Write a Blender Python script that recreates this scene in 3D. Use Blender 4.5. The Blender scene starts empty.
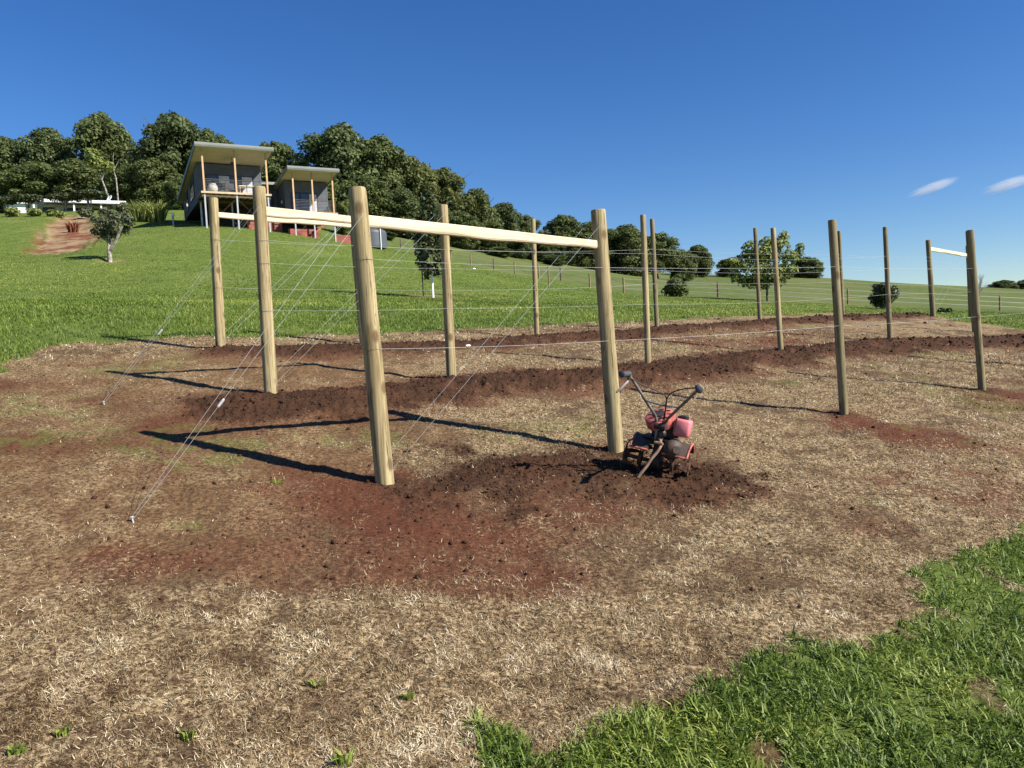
import bpy, math, random
import numpy as np
from mathutils import Vector

random.seed(7)
RNG = np.random.default_rng(11)
scene = bpy.context.scene
COL = scene.collection
PI = math.pi

# ------------------------------------------------------------------ camera frame
F, CX, CY, HZ, S = 769.0, 512.0, 384.0, 340.0, 0.875
EYE = 1.87
PITCH = math.atan((CY - HZ) / F)
ROLL = math.radians(2.8)
fw = np.array([0, math.cos(PITCH), -math.sin(PITCH)])
_R0 = np.array([1.0, 0, 0])
_U0 = np.cross(_R0, fw)
RT = math.cos(ROLL) * _R0 - math.sin(ROLL) * _U0
UP = math.cos(ROLL) * _U0 + math.sin(ROLL) * _R0


def ray(px, py):
    return fw + (px - CX) / F * RT + (CY - py) / F * UP


def at(px, py, d):
    """world point seen at a photo position, d metres in front of the lens"""
    return ray(px, py) * d + np.array([0, 0, EYE])


# ------------------------------------------------------------------ noise
def _hash(ix, iy, seed):
    h = (ix.astype(np.int64) * 374761393 + iy.astype(np.int64) * 668265263 + seed * 974711) & 0xffffffff
    h = ((h ^ (h >> 13)) * 1274126177) & 0xffffffff
    h = h ^ (h >> 16)
    return h / 4294967295.0


def vnoise(x, y, seed=0):
    x = np.asarray(x, float); y = np.asarray(y, float)
    ix = np.floor(x); iy = np.floor(y)
    fx = x - ix; fy = y - iy
    fx = fx * fx * (3 - 2 * fx); fy = fy * fy * (3 - 2 * fy)
    a = _hash(ix, iy, seed); b = _hash(ix + 1, iy, seed)
    c = _hash(ix, iy + 1, seed); d = _hash(ix + 1, iy + 1, seed)
    return (a * (1 - fx) + b * fx) * (1 - fy) + (c * (1 - fx) + d * fx) * fy


def fbm(x, y, seed=0, octv=4, gain=0.5):
    t = 0; a = 1.0; n = 0
    for i in range(octv):
        t = t + a * vnoise(x * 2 ** i + 17.3 * i, y * 2 ** i - 9.1 * i, seed + i)
        n += a; a *= gain
    return t / n


def sstep(a, b, v):
    t = np.clip((v - a) / (b - a), 0, 1)
    return t * t * (3 - 2 * t)


# ------------------------------------------------------------------ terrain
POST_PX = {'A1': (357, 188, 385, 482), 'A2': (598, 210, 616, 452), 'A3': (832, 220, 844, 415), 'A4': (970, 230, 982, 390),
           'B1': (259, 187, 271, 394), 'B2': (443, 205, 452, 384), 'B3': (643, 215, 648, 365), 'B4': (773, 228, 781, 355),
           'B5': (885, 227, 890, 340), 'C1': (213, 198, 221, 350), 'C3': (533, 219, 537, 340), 'C4': (652, 219, 657, 330),
           'C5': (755, 228, 760, 323), 'C6': (839, 231, 843, 317), 'C7': (928, 240, 933, 318)}
POST_D = {}
for k, (tx, ty, bx, by) in POST_PX.items():
    a = ray(tx, ty); b = ray(bx, by)
    M = np.stack([a, -b], 1)
    s_, t_ = np.linalg.lstsq(M, np.array([0, 0, 2.1]), rcond=None)[0]
    POST_D[k] = t_

ctrl = []
for k, (tx, ty, bx, by) in POST_PX.items():
    p = at(bx, by, POST_D[k])
    pl = -2.11 * S - 0.09 * p[0] + 0.1435 * p[1] + EYE
    ctrl.append((p[0], p[1], 0.8 * p[2] + 0.2 * pl))
for x, y in ((-6, 0), (-3, 0), (0, 0), (3, 0), (6, 0), (-5, 3), (-2, 3), (0, 3), (2, 3), (5, 3), (-6, 6), (5, 5), (-8, 10), (-10, 14), (0, -6), (-6, -6), (6, -6)):
    ctrl.append((x, y, -2.11 * S - 0.09 * x + 0.1435 * y + EYE))
for px, py, d in ((110, 259, 45), (207, 228, 62), (334, 241, 68), (250, 262, 46), (150, 300, 26), (20, 300, 27), (20, 250, 55), (300, 300, 26),
                  (425, 297, 32), (401, 249, 90), (471, 265, 82), (515, 274, 76), (561, 281, 70), (590, 288, 64),
                  (624, 293, 60), (718, 297, 62), (848, 304, 62), (600, 305, 34), (700, 308, 34), (1000, 318, 34), (880, 309, 45), (970, 311, 52), (1060, 315, 50),
                  (20, 213, 92), (90, 211, 92), (150, 213, 84), (100, 212, 125), (10, 216, 120), (300, 216, 105), (240, 215, 95), (450, 246, 118),
                  (560, 264, 145), (640, 277, 160), (700, 275, 200), (790, 276, 205), (840, 279, 205), (880, 282, 205), (960, 286, 205), (1030, 290, 205), (1150, 298, 205),
                  (760, 286, 120), (900, 292, 120), (1020, 300, 120), (680, 284, 120), (640, 300, 300), (800, 300, 300), (1000, 310, 300), (400, 240, 260), (150, 200, 260)):
    p = at(px, py, d)
    ctrl.append(tuple(p))
ctrl += [(0, -60, -6), (80, -50, -14), (-80, -50, 2), (-140, 40, 18), (-200, 150, 34), (150, 20, -14), (250, 150, -12), (-200, 350, 20), (0, 420, -2),
         (250, 350, -14), (0, 700, -30), (400, 600, -40), (-400, 600, 0), (-500, 0, 30), (500, 0, -40), (0, -500, -60)]
ctrl = np.array(ctrl)


def _tps(r2):
    return np.where(r2 > 1e-9, r2 * np.log(np.maximum(r2, 1e-9)), 0.0)


_SC = 50.0
_P = ctrl[:, :2] / _SC
_n = len(_P)
_K = _tps(((_P[:, None] - _P[None]) ** 2).sum(-1)) + np.eye(_n) * 2e-5
_A = np.zeros((_n + 3, _n + 3))
_A[:_n, :_n] = _K; _A[:_n, _n:] = np.c_[np.ones(_n), _P]; _A[_n:, :_n] = np.c_[np.ones(_n), _P].T
_W = np.linalg.solve(_A, np.r_[ctrl[:, 2], 0, 0, 0])


def base_z(x, y):
    x = np.atleast_1d(np.asarray(x, float)); y = np.atleast_1d(np.asarray(y, float))
    out = np.empty(x.shape)
    fx, fy, fo = x.ravel() / _SC, y.ravel() / _SC, out.ravel()
    for i in range(0, len(fx), 40000):
        X, Y = fx[i:i + 40000], fy[i:i + 40000]
        k = _tps((X[:, None] - _P[:, 0]) ** 2 + (Y[:, None] - _P[:, 1]) ** 2)
        fo[i:i + 40000] = k @ _W[:_n] + _W[_n] + _W[_n + 1] * X + _W[_n + 2] * Y
    return fo.reshape(x.shape)


_TS = np.geomspace(1.5, 400, 700)


def hit(px, py):
    """where the terrain lies under a photo position"""
    r = ray(px, py)
    z = r[2] * _TS + EYE - base_z(r[0] * _TS, r[1] * _TS)
    i = int(np.argmax(z < 0))
    if z[i] >= 0:
        i = len(_TS) - 1
    t0, t1 = _TS[max(i - 1, 0)], _TS[i]
    z0, z1 = z[max(i - 1, 0)], z[i]
    t = t0 + (t1 - t0) * (z0 / (z0 - z1 + 1e-12))
    return r[:2] * t


def poly_px(pts):
    return np.array([hit(*p) for p in pts])


def sdist(x, y, poly):
    """signed distance, positive inside the closed polygon"""
    d2 = np.full(x.shape, 1e9); ins = np.zeros(x.shape, bool)
    n = len(poly)
    for i in range(n):
        ax, ay = poly[i]; bx, by = poly[(i + 1) % n]
        ex, ey = bx - ax, by - ay
        t = np.clip(((x - ax) * ex + (y - ay) * ey) / (ex * ex + ey * ey + 1e-12), 0, 1)
        d2 = np.minimum(d2, (x - ax - t * ex) ** 2 + (y - ay - t * ey) ** 2)
        c = ((ay > y) != (by > y))
        with np.errstate(divide='ignore', invalid='ignore'):
            xi = ax + (y - ay) * ex / (ey if ey else 1e-12)
        ins ^= c & (x < xi)
    d = np.sqrt(d2)
    return np.where(ins, d, -d)


def sline(x, y, pts):
    """distance to a polyline"""
    d2 = np.full(x.shape, 1e9)
    for (ax, ay), (bx, by) in zip(pts[:-1], pts[1:]):
        ex, ey = bx - ax, by - ay
        t = np.clip(((x - ax) * ex + (y - ay) * ey) / (ex * ex + ey * ey + 1e-12), 0, 1)
        d2 = np.minimum(d2, (x - ax - t * ex) ** 2 + (y - ay - t * ey) ** 2)
    return np.sqrt(d2)


BROWN = poly_px([(-90, 400), (-40, 384), (0, 371), (30, 350), (75, 341), (130, 339), (215, 337), (300, 336), (400, 332), (500, 329), (600, 323),
                 (700, 318), (800, 314), (900, 314), (955, 322), (1024, 331), (1120, 345), (1200, 400), (1150, 480), (1024, 540), (965, 575), (930, 620),
                 (860, 634), (800, 648), (750, 664), (700, 686), (650, 706), (600, 718), (556, 744), (546, 785), (530, 785), (518, 742), (460, 729), (398, 741), (380, 790), (330, 860), (240, 900), (-300, 900), (-400, 500)])
OCHRE = poly_px([(-150, 400), (20, 366), (215, 344), (400, 345), (420, 400), (400, 470), (330, 545), (180, 585), (-200, 640)])
MOUND_A = poly_px([(392, 474), (430, 456), (520, 448), (600, 452), (660, 458), (720, 460), (765, 478), (775, 492), (735, 503), (650, 498), (560, 500), (500, 512), (440, 510), (405, 497)])
RED_A = poly_px([(290, 470), (395, 470), (470, 505), (600, 495), (700, 480), (800, 485), (780, 505), (640, 510), (560, 530), (520, 560), (430, 585), (370, 575), (290, 540), (270, 500)])
RED_A3 = poly_px([(812, 420), (850, 414), (930, 428), (990, 440), (1060, 445), (1060, 462), (940, 455), (870, 440)])
RED_A4 = poly_px([(940, 398), (985, 390), (1060, 392), (1060, 412), (985, 408)])
LINE_B = poly_px([(255, 408), (340, 404), (450, 390), (540, 381), (640, 374), (700, 369), (780, 357), (890, 345), (1024, 341), (1120, 338)])
LINE_C = poly_px([(228, 353), (300, 352), (450, 348), (535, 342), (655, 333), (760, 325), (843, 319), (940, 317), (990, 318)])
BANK = poly_px([(20, 252), (36, 239), (46, 224), (60, 215), (86, 214), (102, 226), (98, 238), (84, 247), (56, 254)])
MULCH = hit(433, 297)
PALE = hit(112, 260)
FAR0 = poly_px([(401, 250), (471, 266), (515, 275), (561, 282), (590, 288), (624, 294), (718, 298), (848, 305), (1000, 312), (1200, 322)])
FARPOLY = np.concatenate([FAR0, np.array([[300, 60], [600, 700], [-300, 700], [-150, 200]])])

GREENISH = [(*hit(30, 405), 0.9), (*hit(30, 440), 0.6), (*hit(395, 437), 0.5), (*hit(480, 432), 0.4), (*hit(960, 395), 0.8), (*hit(215, 445), 0.5), (*hit(150, 368), 0.6), (*hit(560, 425), 0.4)]
POST_XY = [tuple(at(v[2], v[3], POST_D[k])[:2]) for k, v in POST_PX.items()]


def masks(x, y):
    """green, tilled soil, red dust, far pasture, bank, straw thickness"""
    x = np.asarray(x, float); y = np.asarray(y, float)
    r = np.hypot(x, y)
    m = [np.zeros(x.shape) for _ in range(6)]
    n1 = fbm(x * 1.7, y * 1.7, 3, 4) - 0.5
    n2 = fbm(x * 7, y * 7, 31, 3) - 0.5
    near = r < 45
    xn, yn = x[near], y[near]
    a, b = n1[near], n2[near]
    sd = sdist(xn, yn, BROWN) + (a * 0.8 + b * 0.38) * np.clip((np.hypot(xn, yn) - 1.6) / 3.5, 0.22, 1)
    green = 1 - sstep(-0.06, 0.06, sd)
    green = green * (1 - sstep(0.66, 0.74, fbm(xn * 2.3, yn * 2.3, 66, 3) + 0.25 * b) * (yn < 5))
    # weedy tufts left inside the brown ground
    wt = sstep(0.70, 0.80, fbm(xn * 1.1, yn * 1.1, 77, 3) + 0.10 * b) * 0.34
    m[0][near] = green
    for gx_, gy_, gr_ in GREENISH:
        wt = np.maximum(wt, 0.42 * sstep(gr_, gr_ * 0.3, np.hypot(xn - gx_, yn - gy_) + a * 1.5) * sstep(-0.04, 0.10, b))
    brk = a * 0.6 + b * 0.45
    soil = sstep(-0.22, 0.28, sdist(xn, yn, MOUND_A) + brk * 1.5)
    dB = sline(xn, yn, LINE_B); dC = sline(xn, yn, LINE_C)
    soil = np.maximum(soil, sstep(0.22, -0.14, dB - 0.54 - brk * 1.2))
    soil = np.maximum(soil, sstep(0.20, -0.12, dC - 0.36 - brk * 0.9))
    m[1][near] = soil
    m[0][near] = np.maximum(green, wt * (b > -0.05) * (1 - soil))
    red = sstep(-0.25, 0.35, sdist(xn, yn, RED_A) + brk * 1.3)
    for P_ in (RED_A3, RED_A4):
        red = np.maximum(red, sstep(-0.15, 0.25, sdist(xn, yn, P_) + brk * 1.1))
    red = np.maximum(red, 0.8 * sstep(0.35, -0.2, dB - 0.7 - brk * 1.2))
    red = np.maximum(red, 0.7 * sstep(0.35, -0.2, dC - 0.55 - brk * 1.2))
    red = np.maximum(red, 0.85 * sstep(0.60, 0.74, fbm(xn * 0.55, yn * 0.75, 5, 4) + b * 0.15))
    for bx_, by_ in POST_XY:
        dp = np.hypot(xn - bx_, yn - by_)
        red = np.maximum(red, 0.9 * sstep(0.42, 0.10, dp + brk * 0.5))
        soil = np.maximum(soil, 0.8 * sstep(0.22, 0.08, dp + brk * 0.25))
    m[1][near] = soil
    m[2][near] = red
    m[3] = np.where(near, 0, 0.0)
    fa = ~near | (y > 25)
    far = np.zeros(x.shape)
    far[fa] = sstep(-3.0, 3.0, sdist(x[fa], y[fa], FARPOLY) + n1[fa] * 6)
    m[3] = far
    m[0] = np.where(near, m[0], 1.0)
    bk = (r > 25) & (r < 95)
    bank = np.zeros(x.shape)
    bank[bk] = sstep(-0.6, 0.8, sdist(x[bk], y[bk], BANK) + n1[bk] * 2.4)
    dm = np.hypot(x - MULCH[0], y - MULCH[1])
    bank = np.maximum(bank, 0.5 * sstep(1.7, 1.2, dm + n1 * 0.6))
    dm = np.hypot(x - PALE[0], y - PALE[1])
    bank = np.maximum(bank, 0.5 * sstep(1.3, 0.6, dm + n1))
    m[4] = bank
    st = np.clip(0.58 + 1.7 * (fbm(x * 1.4, y * 1.4, 50, 4) - 0.5) + 1.5 * n2, 0.26, 1)
    oc = np.zeros(x.shape)
    oc[near] = sstep(-0.5, 0.5, sdist(xn, yn, OCHRE) + a * 1.6 + b * 0.6)
    m[5] = st * (1 - 0.5 * oc)
    m[3] = np.maximum(m[3], 0.0)
    m.append(oc)
    return m


def detail(x, y, m=None):
    if m is None:
        m = masks(x, y)
    soil = m[1]
    r = np.hypot(x, y)
    fade = np.clip(26.0 / np.maximum(r, 1), 0, 1)
    z = np.zeros(x.shape)
    nr = r < 45
    xs, ys, so = x[nr], y[nr], soil[nr]
    dB = sline(xs, ys, LINE_B); dC = sline(xs, ys, LINE_C)
    hump = 0.085 * np.exp(-(dB / 0.42) ** 2) + 0.08 * np.exp(-(dC / 0.34) ** 2) + 0.022 * sstep(0, 0.5, sdist(xs, ys, MOUND_A))
    c1 = np.abs(fbm(xs * 7, ys * 7, 8, 4) - 0.5) * 2
    c2 = fbm(xs * 24, ys * 24, 19, 3) - 0.5
    c3 = fbm(xs * 2.6, ys * 2.6, 23, 2) - 0.5
    z[nr] = hump + so * (0.6 + 0.4 * np.exp(-(np.minimum(dB, dC) / 0.8) ** 2)) * (0.05 * c1 + 0.06 * c2 + 0.06 * c3) + (1 - so) * (0.022 * c2 + 0.05 * c3)
    z += fade * (fbm(x * 0.35, y * 0.35, 40, 3) - 0.5) * 0.10 * sstep(8, 20, r)
    bk = m[4] > 0.02
    if bk.any():
        z[bk] += -0.35 * m[4][bk] * (r[bk] > 40) + 0.25 * (fbm(x[bk] * 1.2, y[bk] * 1.2, 60, 3) - 0.5) * m[4][bk] * (r[bk] > 40)
    return z


def ground(x, y):
    x = np.atleast_1d(np.asarray(x, float)); y = np.atleast_1d(np.asarray(y, float))
    return base_z(x, y) + detail(x, y)


def gz(x, y):
    return float(ground([x], [y])[0])


# ------------------------------------------------------------------ material helpers
class NT:
    def __init__(self, name):
        self.mat = bpy.data.materials.new(name)
        self.mat.use_nodes = True
        self.t = self.mat.node_tree
        self.t.nodes.clear()
        self.out = self.n('ShaderNodeOutputMaterial')

    def n(self, typ, **kw):
        nd = self.t.nodes.new(typ)
        for k, v in kw.items():
            setattr(nd, k, v)
        return nd

    def set(self, sock, v):
        if hasattr(v, 'is_output'):
            self.t.links.new(v, sock)
        elif isinstance(v, (tuple, list)) and len(v) == 3 and sock.type == 'RGBA':
            sock.default_value = (*v, 1)
        else:
            sock.default_value = v

    def noise(self, scale, detail=4, vec=None, rough=0.55, dist=0.0):
        nd = self.n('ShaderNodeTexNoise')
        nd.inputs['Scale'].default_value = scale
        nd.inputs['Detail'].default_value = detail
        nd.inputs['Roughness'].default_value = rough
        nd.inputs['Distortion'].default_value = dist
        if vec is not None:
            self.t.links.new(vec, nd.inputs['Vector'])
        return nd.outputs['Fac']

    def ramp(self, fac, a, b):
        nd = self.n('ShaderNodeMapRange', interpolation_type='SMOOTHSTEP')
        self.set(nd.inputs['Value'], fac)
        nd.inputs['From Min'].default_value = a; nd.inputs['From Max'].default_value = b
        return nd.outputs['Result']

    def mix(self, fac, a, b, mode='MIX'):
        nd = self.n('ShaderNodeMix', data_type='RGBA', blend_type=mode)
        self.set(nd.inputs[0], fac); self.set(nd.inputs[6], a); self.set(nd.inputs[7], b)
        return nd.outputs[2]

    def math(self, op, a, b=0.0):
        nd = self.n('ShaderNodeMath', operation=op)
        self.set(nd.inputs[0], a); self.set(nd.inputs[1], b)
        return nd.outputs[0]

    def attr(self, name):
        return self.n('ShaderNodeAttribute', attribute_name=name)

    def obj(self):
        return self.n('ShaderNodeTexCoord').outputs['Object']

    def mapping(self, vec, scale):
        nd = self.n('ShaderNodeMapping')
        self.t.links.new(vec, nd.inputs['Vector']); nd.inputs['Scale'].default_value = scale
        return nd.outputs['Vector']

    def bump(self, h, strength=0.5, dist=0.02):
        nd = self.n('ShaderNodeBump')
        self.set(nd.inputs['Height'], h)
        nd.inputs['Strength'].default_value = strength; nd.inputs['Distance'].default_value = dist
        return nd.outputs['Normal']

    def done(self, color, rough=0.8, metal=0.0, normal=None, spec=0.3, transl=0.0):
        p = self.n('ShaderNodeBsdfPrincipled')
        self.set(p.inputs['Base Color'], color); self.set(p.inputs['Roughness'], rough)
        p.inputs['Metallic'].default_value = metal
        p.inputs['Specular IOR Level'].default_value = spec
        if normal is not None:
            self.t.links.new(normal, p.inputs['Normal'])
        sh = p.outputs[0]
        if transl > 0:
            tr = self.n('ShaderNodeBsdfTranslucent'); self.set(tr.inputs['Color'], color)
            mx = self.n('ShaderNodeMixShader'); mx.inputs[0].default_value = transl
            self.t.links.new(sh, mx.inputs[1]); self.t.links.new(tr.outputs[0], mx.inputs[2])
            sh = mx.outputs[0]
        self.t.links.new(sh, self.out.inputs['Surface'])
        return self.mat


def simple(name, color, rough=0.6, metal=0.0, var=0.25, scale=8, spec=0.3, bump=0.0, dirt=0.0):
    t = NT(name)
    o = t.obj()
    f = t.noise(scale, 5, o)
    d = tuple(c * (1 - var) for c in color); l = tuple(min(1, c * (1 + var)) for c in color)
    c = t.mix(t.ramp(f, 0.3, 0.7), d, l)
    if dirt:
        c = t.mix(t.math('MULTIPLY', t.ramp(t.noise(scale * 1.3, 6, o, 0.7), 0.42, 0.62), dirt), c, (0.085, 0.042, 0.026))
    nm = t.bump(t.noise(scale * 6, 3, o), bump, 0.01) if bump else None
    return t.done(c, rough, metal, nm, spec)


def leafmat(name, dark, mid, light, transl=0.25, rough=0.55, spec=0.25, per_obj=0.35):
    t = NT(name)
    a = t.attr('tint').outputs['Fac']
    c = t.mix(t.ramp(a, 0.0, 0.6), dark, mid)
    c = t.mix(t.ramp(a, 0.6, 1.0), c, light)
    oi = t.n('ShaderNodeObjectInfo').outputs['Random']
    c = t.mix(t.math('MULTIPLY', oi, per_obj), c, tuple(x * 0.55 for x in mid))
    return t.done(c, rough, 0, None, spec, transl)


def ground_mat():
    t = NT('hillside_ground')
    g = t.n('ShaderNodeNewGeometry').outputs['Position']
    A = t.n('ShaderNodeSeparateColor'); t.t.links.new(t.attr('mask_a').outputs['Color'], A.inputs[0])
    B = t.n('ShaderNodeSeparateColor'); t.t.links.new(t.attr('mask_b').outputs['Color'], B.inputs[0])
    green, soil, red = A.outputs
    far, bank, straw = B.outputs
    n_big = t.noise(0.25, 5, g); n_mid = t.noise(2.2, 6, g); n_fin = t.noise(38, 6, g, 0.7); n_xf = t.noise(130, 4, g, 0.7)
    # dead grass mat over brown earth
    earth = t.mix(t.ramp(n_mid, 0.3, 0.7), (0.070, 0.037, 0.020), (0.125, 0.068, 0.034))
    earth = t.mix(t.ramp(n_xf, 0.35, 0.7), tuple(c * 0.55 for c in (0.07, 0.04, 0.024)), earth)
    strw = t.mix(t.ramp(n_fin, 0.3, 0.75), (0.255, 0.175, 0.085), (0.53, 0.41, 0.235))
    stfac = t.math('MULTIPLY', t.ramp(t.math('ADD', t.math('MULTIPLY', n_xf, 0.5), t.math('MULTIPLY', n_fin, 0.6)), 0.46, 0.66), t.ramp(straw, 0.0, 0.7))
    och = t.attr('mask_c').outputs['Fac']
    earth = t.mix(t.math('MULTIPLY', och, 0.85), earth, t.mix(t.ramp(n_fin, 0.3, 0.7), (0.060, 0.030, 0.016), (0.215, 0.125, 0.058)))
    brown = t.mix(stfac, earth, strw)
    # dusty red and freshly tilled soil
    redc = t.mix(t.ramp(n_fin, 0.3, 0.75), (0.075, 0.026, 0.014), (0.135, 0.047, 0.025))
    rfac = t.math('MULTIPLY', red, t.ramp(t.math('ADD', t.math('MULTIPLY', n_fin, -0.9), t.math('ADD', n_mid, 0.42)), 0.10, 0.42))
    brown = t.mix(t.math('MULTIPLY', rfac, 0.9), brown, redc)
    soilc = t.mix(t.ramp(n_fin, 0.3, 0.7), (0.026, 0.0130, 0.0075), (0.074, 0.038, 0.021))
    soilc = t.mix(t.ramp(n_mid, 0.45, 0.75), soilc, (0.092, 0.042, 0.023))
    brown = t.mix(soil, brown, soilc)
    # lawn and pasture
    gA = t.mix(t.ramp(n_fin, 0.25, 0.75), (0.045, 0.070, 0.013), (0.125, 0.170, 0.032))
    gA = t.mix(t.ramp(n_mid, 0.40, 0.72), gA, (0.128, 0.162, 0.036))
    gA = t.mix(t.math('MULTIPLY', t.ramp(n_big, 0.5, 0.75), 0.55), gA, (0.16, 0.185, 0.06))
    n_f2 = t.noise(0.9, 7, g, 0.65)
    gB = t.mix(t.ramp(n_f2, 0.3, 0.7), (0.055, 0.078, 0.019), (0.115, 0.142, 0.040))
    gB = t.mix(t.math('MULTIPLY', t.ramp(t.noise(0.06, 6, g, 0.6), 0.42, 0.62), 0.6), gB, (0.135, 0.142, 0.052))
    gr = t.mix(far, gA, gB)
    bankc = t.mix(t.ramp(t.noise(0.32, 9, g, 0.72), 0.44, 0.56), (0.15, 0.058, 0.030), (0.26, 0.185, 0.105))
    gr = t.mix(bank, gr, bankc)
    col = t.mix(green, brown, gr)
    h = t.math('ADD', t.math('MULTIPLY', n_fin, 0.6), t.math('MULTIPLY', n_xf, 0.5))
    nm = t.bump(h, 0.75, 0.03)
    return t.done(col, 0.95, 0, nm, 0.1)


def wood_mat(name, dark, light, knots=True, tone=(0.2, 0.17, 0.08), rough=0.8):
    t = NT(name)
    o = t.obj()
    oi = t.n('ShaderNodeObjectInfo').outputs['Random']
    ad = t.n('ShaderNodeVectorMath', operation='ADD')
    cmb = t.n('ShaderNodeCombineXYZ')
    t.t.links.new(t.math('MULTIPLY', oi, 37.0), cmb.inputs[0]); t.t.links.new(t.math('MULTIPLY', oi, 11.0), cmb.inputs[2])
    t.t.links.new(o, ad.inputs[0]); t.t.links.new(cmb.outputs[0], ad.inputs[1])
    v = ad.outputs[0]
    g1 = t.noise(1.0, 6, t.mapping(v, (26, 26, 1.3)), 0.6, 0.4)
    g2 = t.noise(1.0, 5, t.mapping(v, (90, 90, 3.0)), 0.6)
    g3 = t.noise(1.0, 3, t.mapping(v, (3, 3, 1.5)))
    c = t.mix(t.ramp(g1, 0.3, 0.7), dark, light)
    c = t.mix(t.math('MULTIPLY', t.ramp(g2, 0.55, 0.8), 0.6), c, tuple(x * 0.5 for x in dark))
    c = t.mix(t.math('MULTIPLY', t.ramp(g3, 0.5, 0.75), 0.45), c, tone)
    if knots:
        vo = t.n('ShaderNodeTexVoronoi'); vo.inputs['Scale'].default_value = 1.0
        t.t.links.new(t.mapping(v, (6, 6, 4.0)), vo.inputs['Vector'])
        k = t.ramp(vo.outputs['Distance'], 0.26, 0.10)
        c = t.mix(t.math('MULTIPLY', k, 0.75), c, (0.10, 0.055, 0.025))
    g4 = t.noise(1.0, 4, t.mapping(v, (42, 42, 0.7)), 0.5, 0.6)
    crack = t.math('MULTIPLY', t.ramp(t.math('ABSOLUTE', t.math('SUBTRACT', g4, 0.5)), 0.016, 0.004), t.ramp(g3, 0.36, 0.52))
    if knots:
        c = t.mix(t.math('MULTIPLY', crack, 0.85), c, (0.05, 0.032, 0.016))
    nm = t.bump(t.math('SUBTRACT', g2, crack), 0.5, 0.004)
    return t.done(c, rough, 0, nm, 0.2)


MAT = {}
MAT['ground'] = ground_mat()
MAT['post'] = wood_mat('treated_pine_post', (0.19, 0.140, 0.066), (0.44, 0.355, 0.195), tone=(0.28, 0.245, 0.125))
MAT['post_grey'] = wood_mat('shade_darkened_pine_post', (0.145, 0.118, 0.062), (0.265, 0.215, 0.118), tone=(0.155, 0.142, 0.082))  # greyer pine copy, the right-hand posts' shaded sides put into its colour
MAT['rail'] = wood_mat('fresh_sawn_rail', (0.56, 0.46, 0.31), (0.72, 0.62, 0.45), knots=False, tone=(0.60, 0.50, 0.34))
MAT['wire'] = simple('galvanised_wire', (0.50, 0.51, 0.51), 0.38, 0.55, 0.1)
MAT['tone'] = simple('dull_dark_wire', (0.10, 0.09, 0.075), 0.6, 0.2, 0.2)  # dark tone draws the groove line round the end post
MAT['grip'] = simple('wire_joiner_zinc', (0.45, 0.45, 0.44), 0.4, 0.3, 0.1)
MAT['soil'] = simple('clod_soil', (0.050, 0.026, 0.015), 1.0, 0, 0.4, 14, 0.05, 0.4)
MAT['leaf_wood'] = leafmat('woodland_leaf', (0.066, 0.090, 0.027), (0.128, 0.162, 0.050), (0.20, 0.23, 0.082), 0.35)
MAT['leaf_wood_warm'] = leafmat('olive_woodland_leaf', (0.076, 0.094, 0.027), (0.150, 0.174, 0.052), (0.23, 0.246, 0.088), 0.35)
MAT['leaf_wood_cool'] = leafmat('dark_woodland_leaf', (0.058, 0.080, 0.027), (0.112, 0.146, 0.052), (0.18, 0.21, 0.085), 0.35)
MAT['leaf_lime'] = leafmat('fresh_lime_leaf', (0.09, 0.13, 0.03), (0.20, 0.235, 0.055), (0.34, 0.35, 0.10))
MAT['leaf_grey'] = leafmat('grey_green_leaf', (0.065, 0.080, 0.040), (0.135, 0.150, 0.080), (0.22, 0.225, 0.13))
MAT['leaf_dark'] = leafmat('glossy_dark_leaf', (0.028, 0.042, 0.014), (0.062, 0.082, 0.030), (0.14, 0.155, 0.065), 0.25, 0.45, 0.3)
MAT['bark'] = simple('grey_brown_bark', (0.13, 0.105, 0.08), 0.9, 0, 0.35, 3, 0.1, 0.5)
MAT['bark_pale'] = simple('pale_mottled_bark', (0.24, 0.22, 0.185), 0.85, 0, 0.65, 6, 0.1, 0.4)
MAT['twig'] = simple('bare_grey_twigs', (0.30, 0.27, 0.25), 0.9, 0, 0.2, 3)
MAT['guard'] = simple('white_trunk_guard', (0.78, 0.78, 0.76), 0.6, 0, 0.06, 6)

t = NT('green_blade')
a_ = t.attr('tint').outputs['Fac']
c_ = t.mix(t.ramp(a_, 0.0, 0.5), (0.050, 0.090, 0.014), (0.155, 0.220, 0.032))
c_ = t.mix(t.ramp(a_, 0.5, 1.0), c_, (0.34, 0.37, 0.080))
MAT['blade'] = t.done(c_, 0.5, 0, None, 0.3, 0.3)
t = NT('dead_blade')
a_ = t.attr('tint').outputs['Fac']
c_ = t.mix(t.ramp(a_, 0.0, 0.55), (0.072, 0.040, 0.020), (0.33, 0.235, 0.122))
c_ = t.mix(t.ramp(a_, 0.55, 1.0), c_, (0.76, 0.66, 0.46))
MAT['straw'] = t.done(c_, 0.8, 0, None, 0.15, 0.12)


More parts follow.
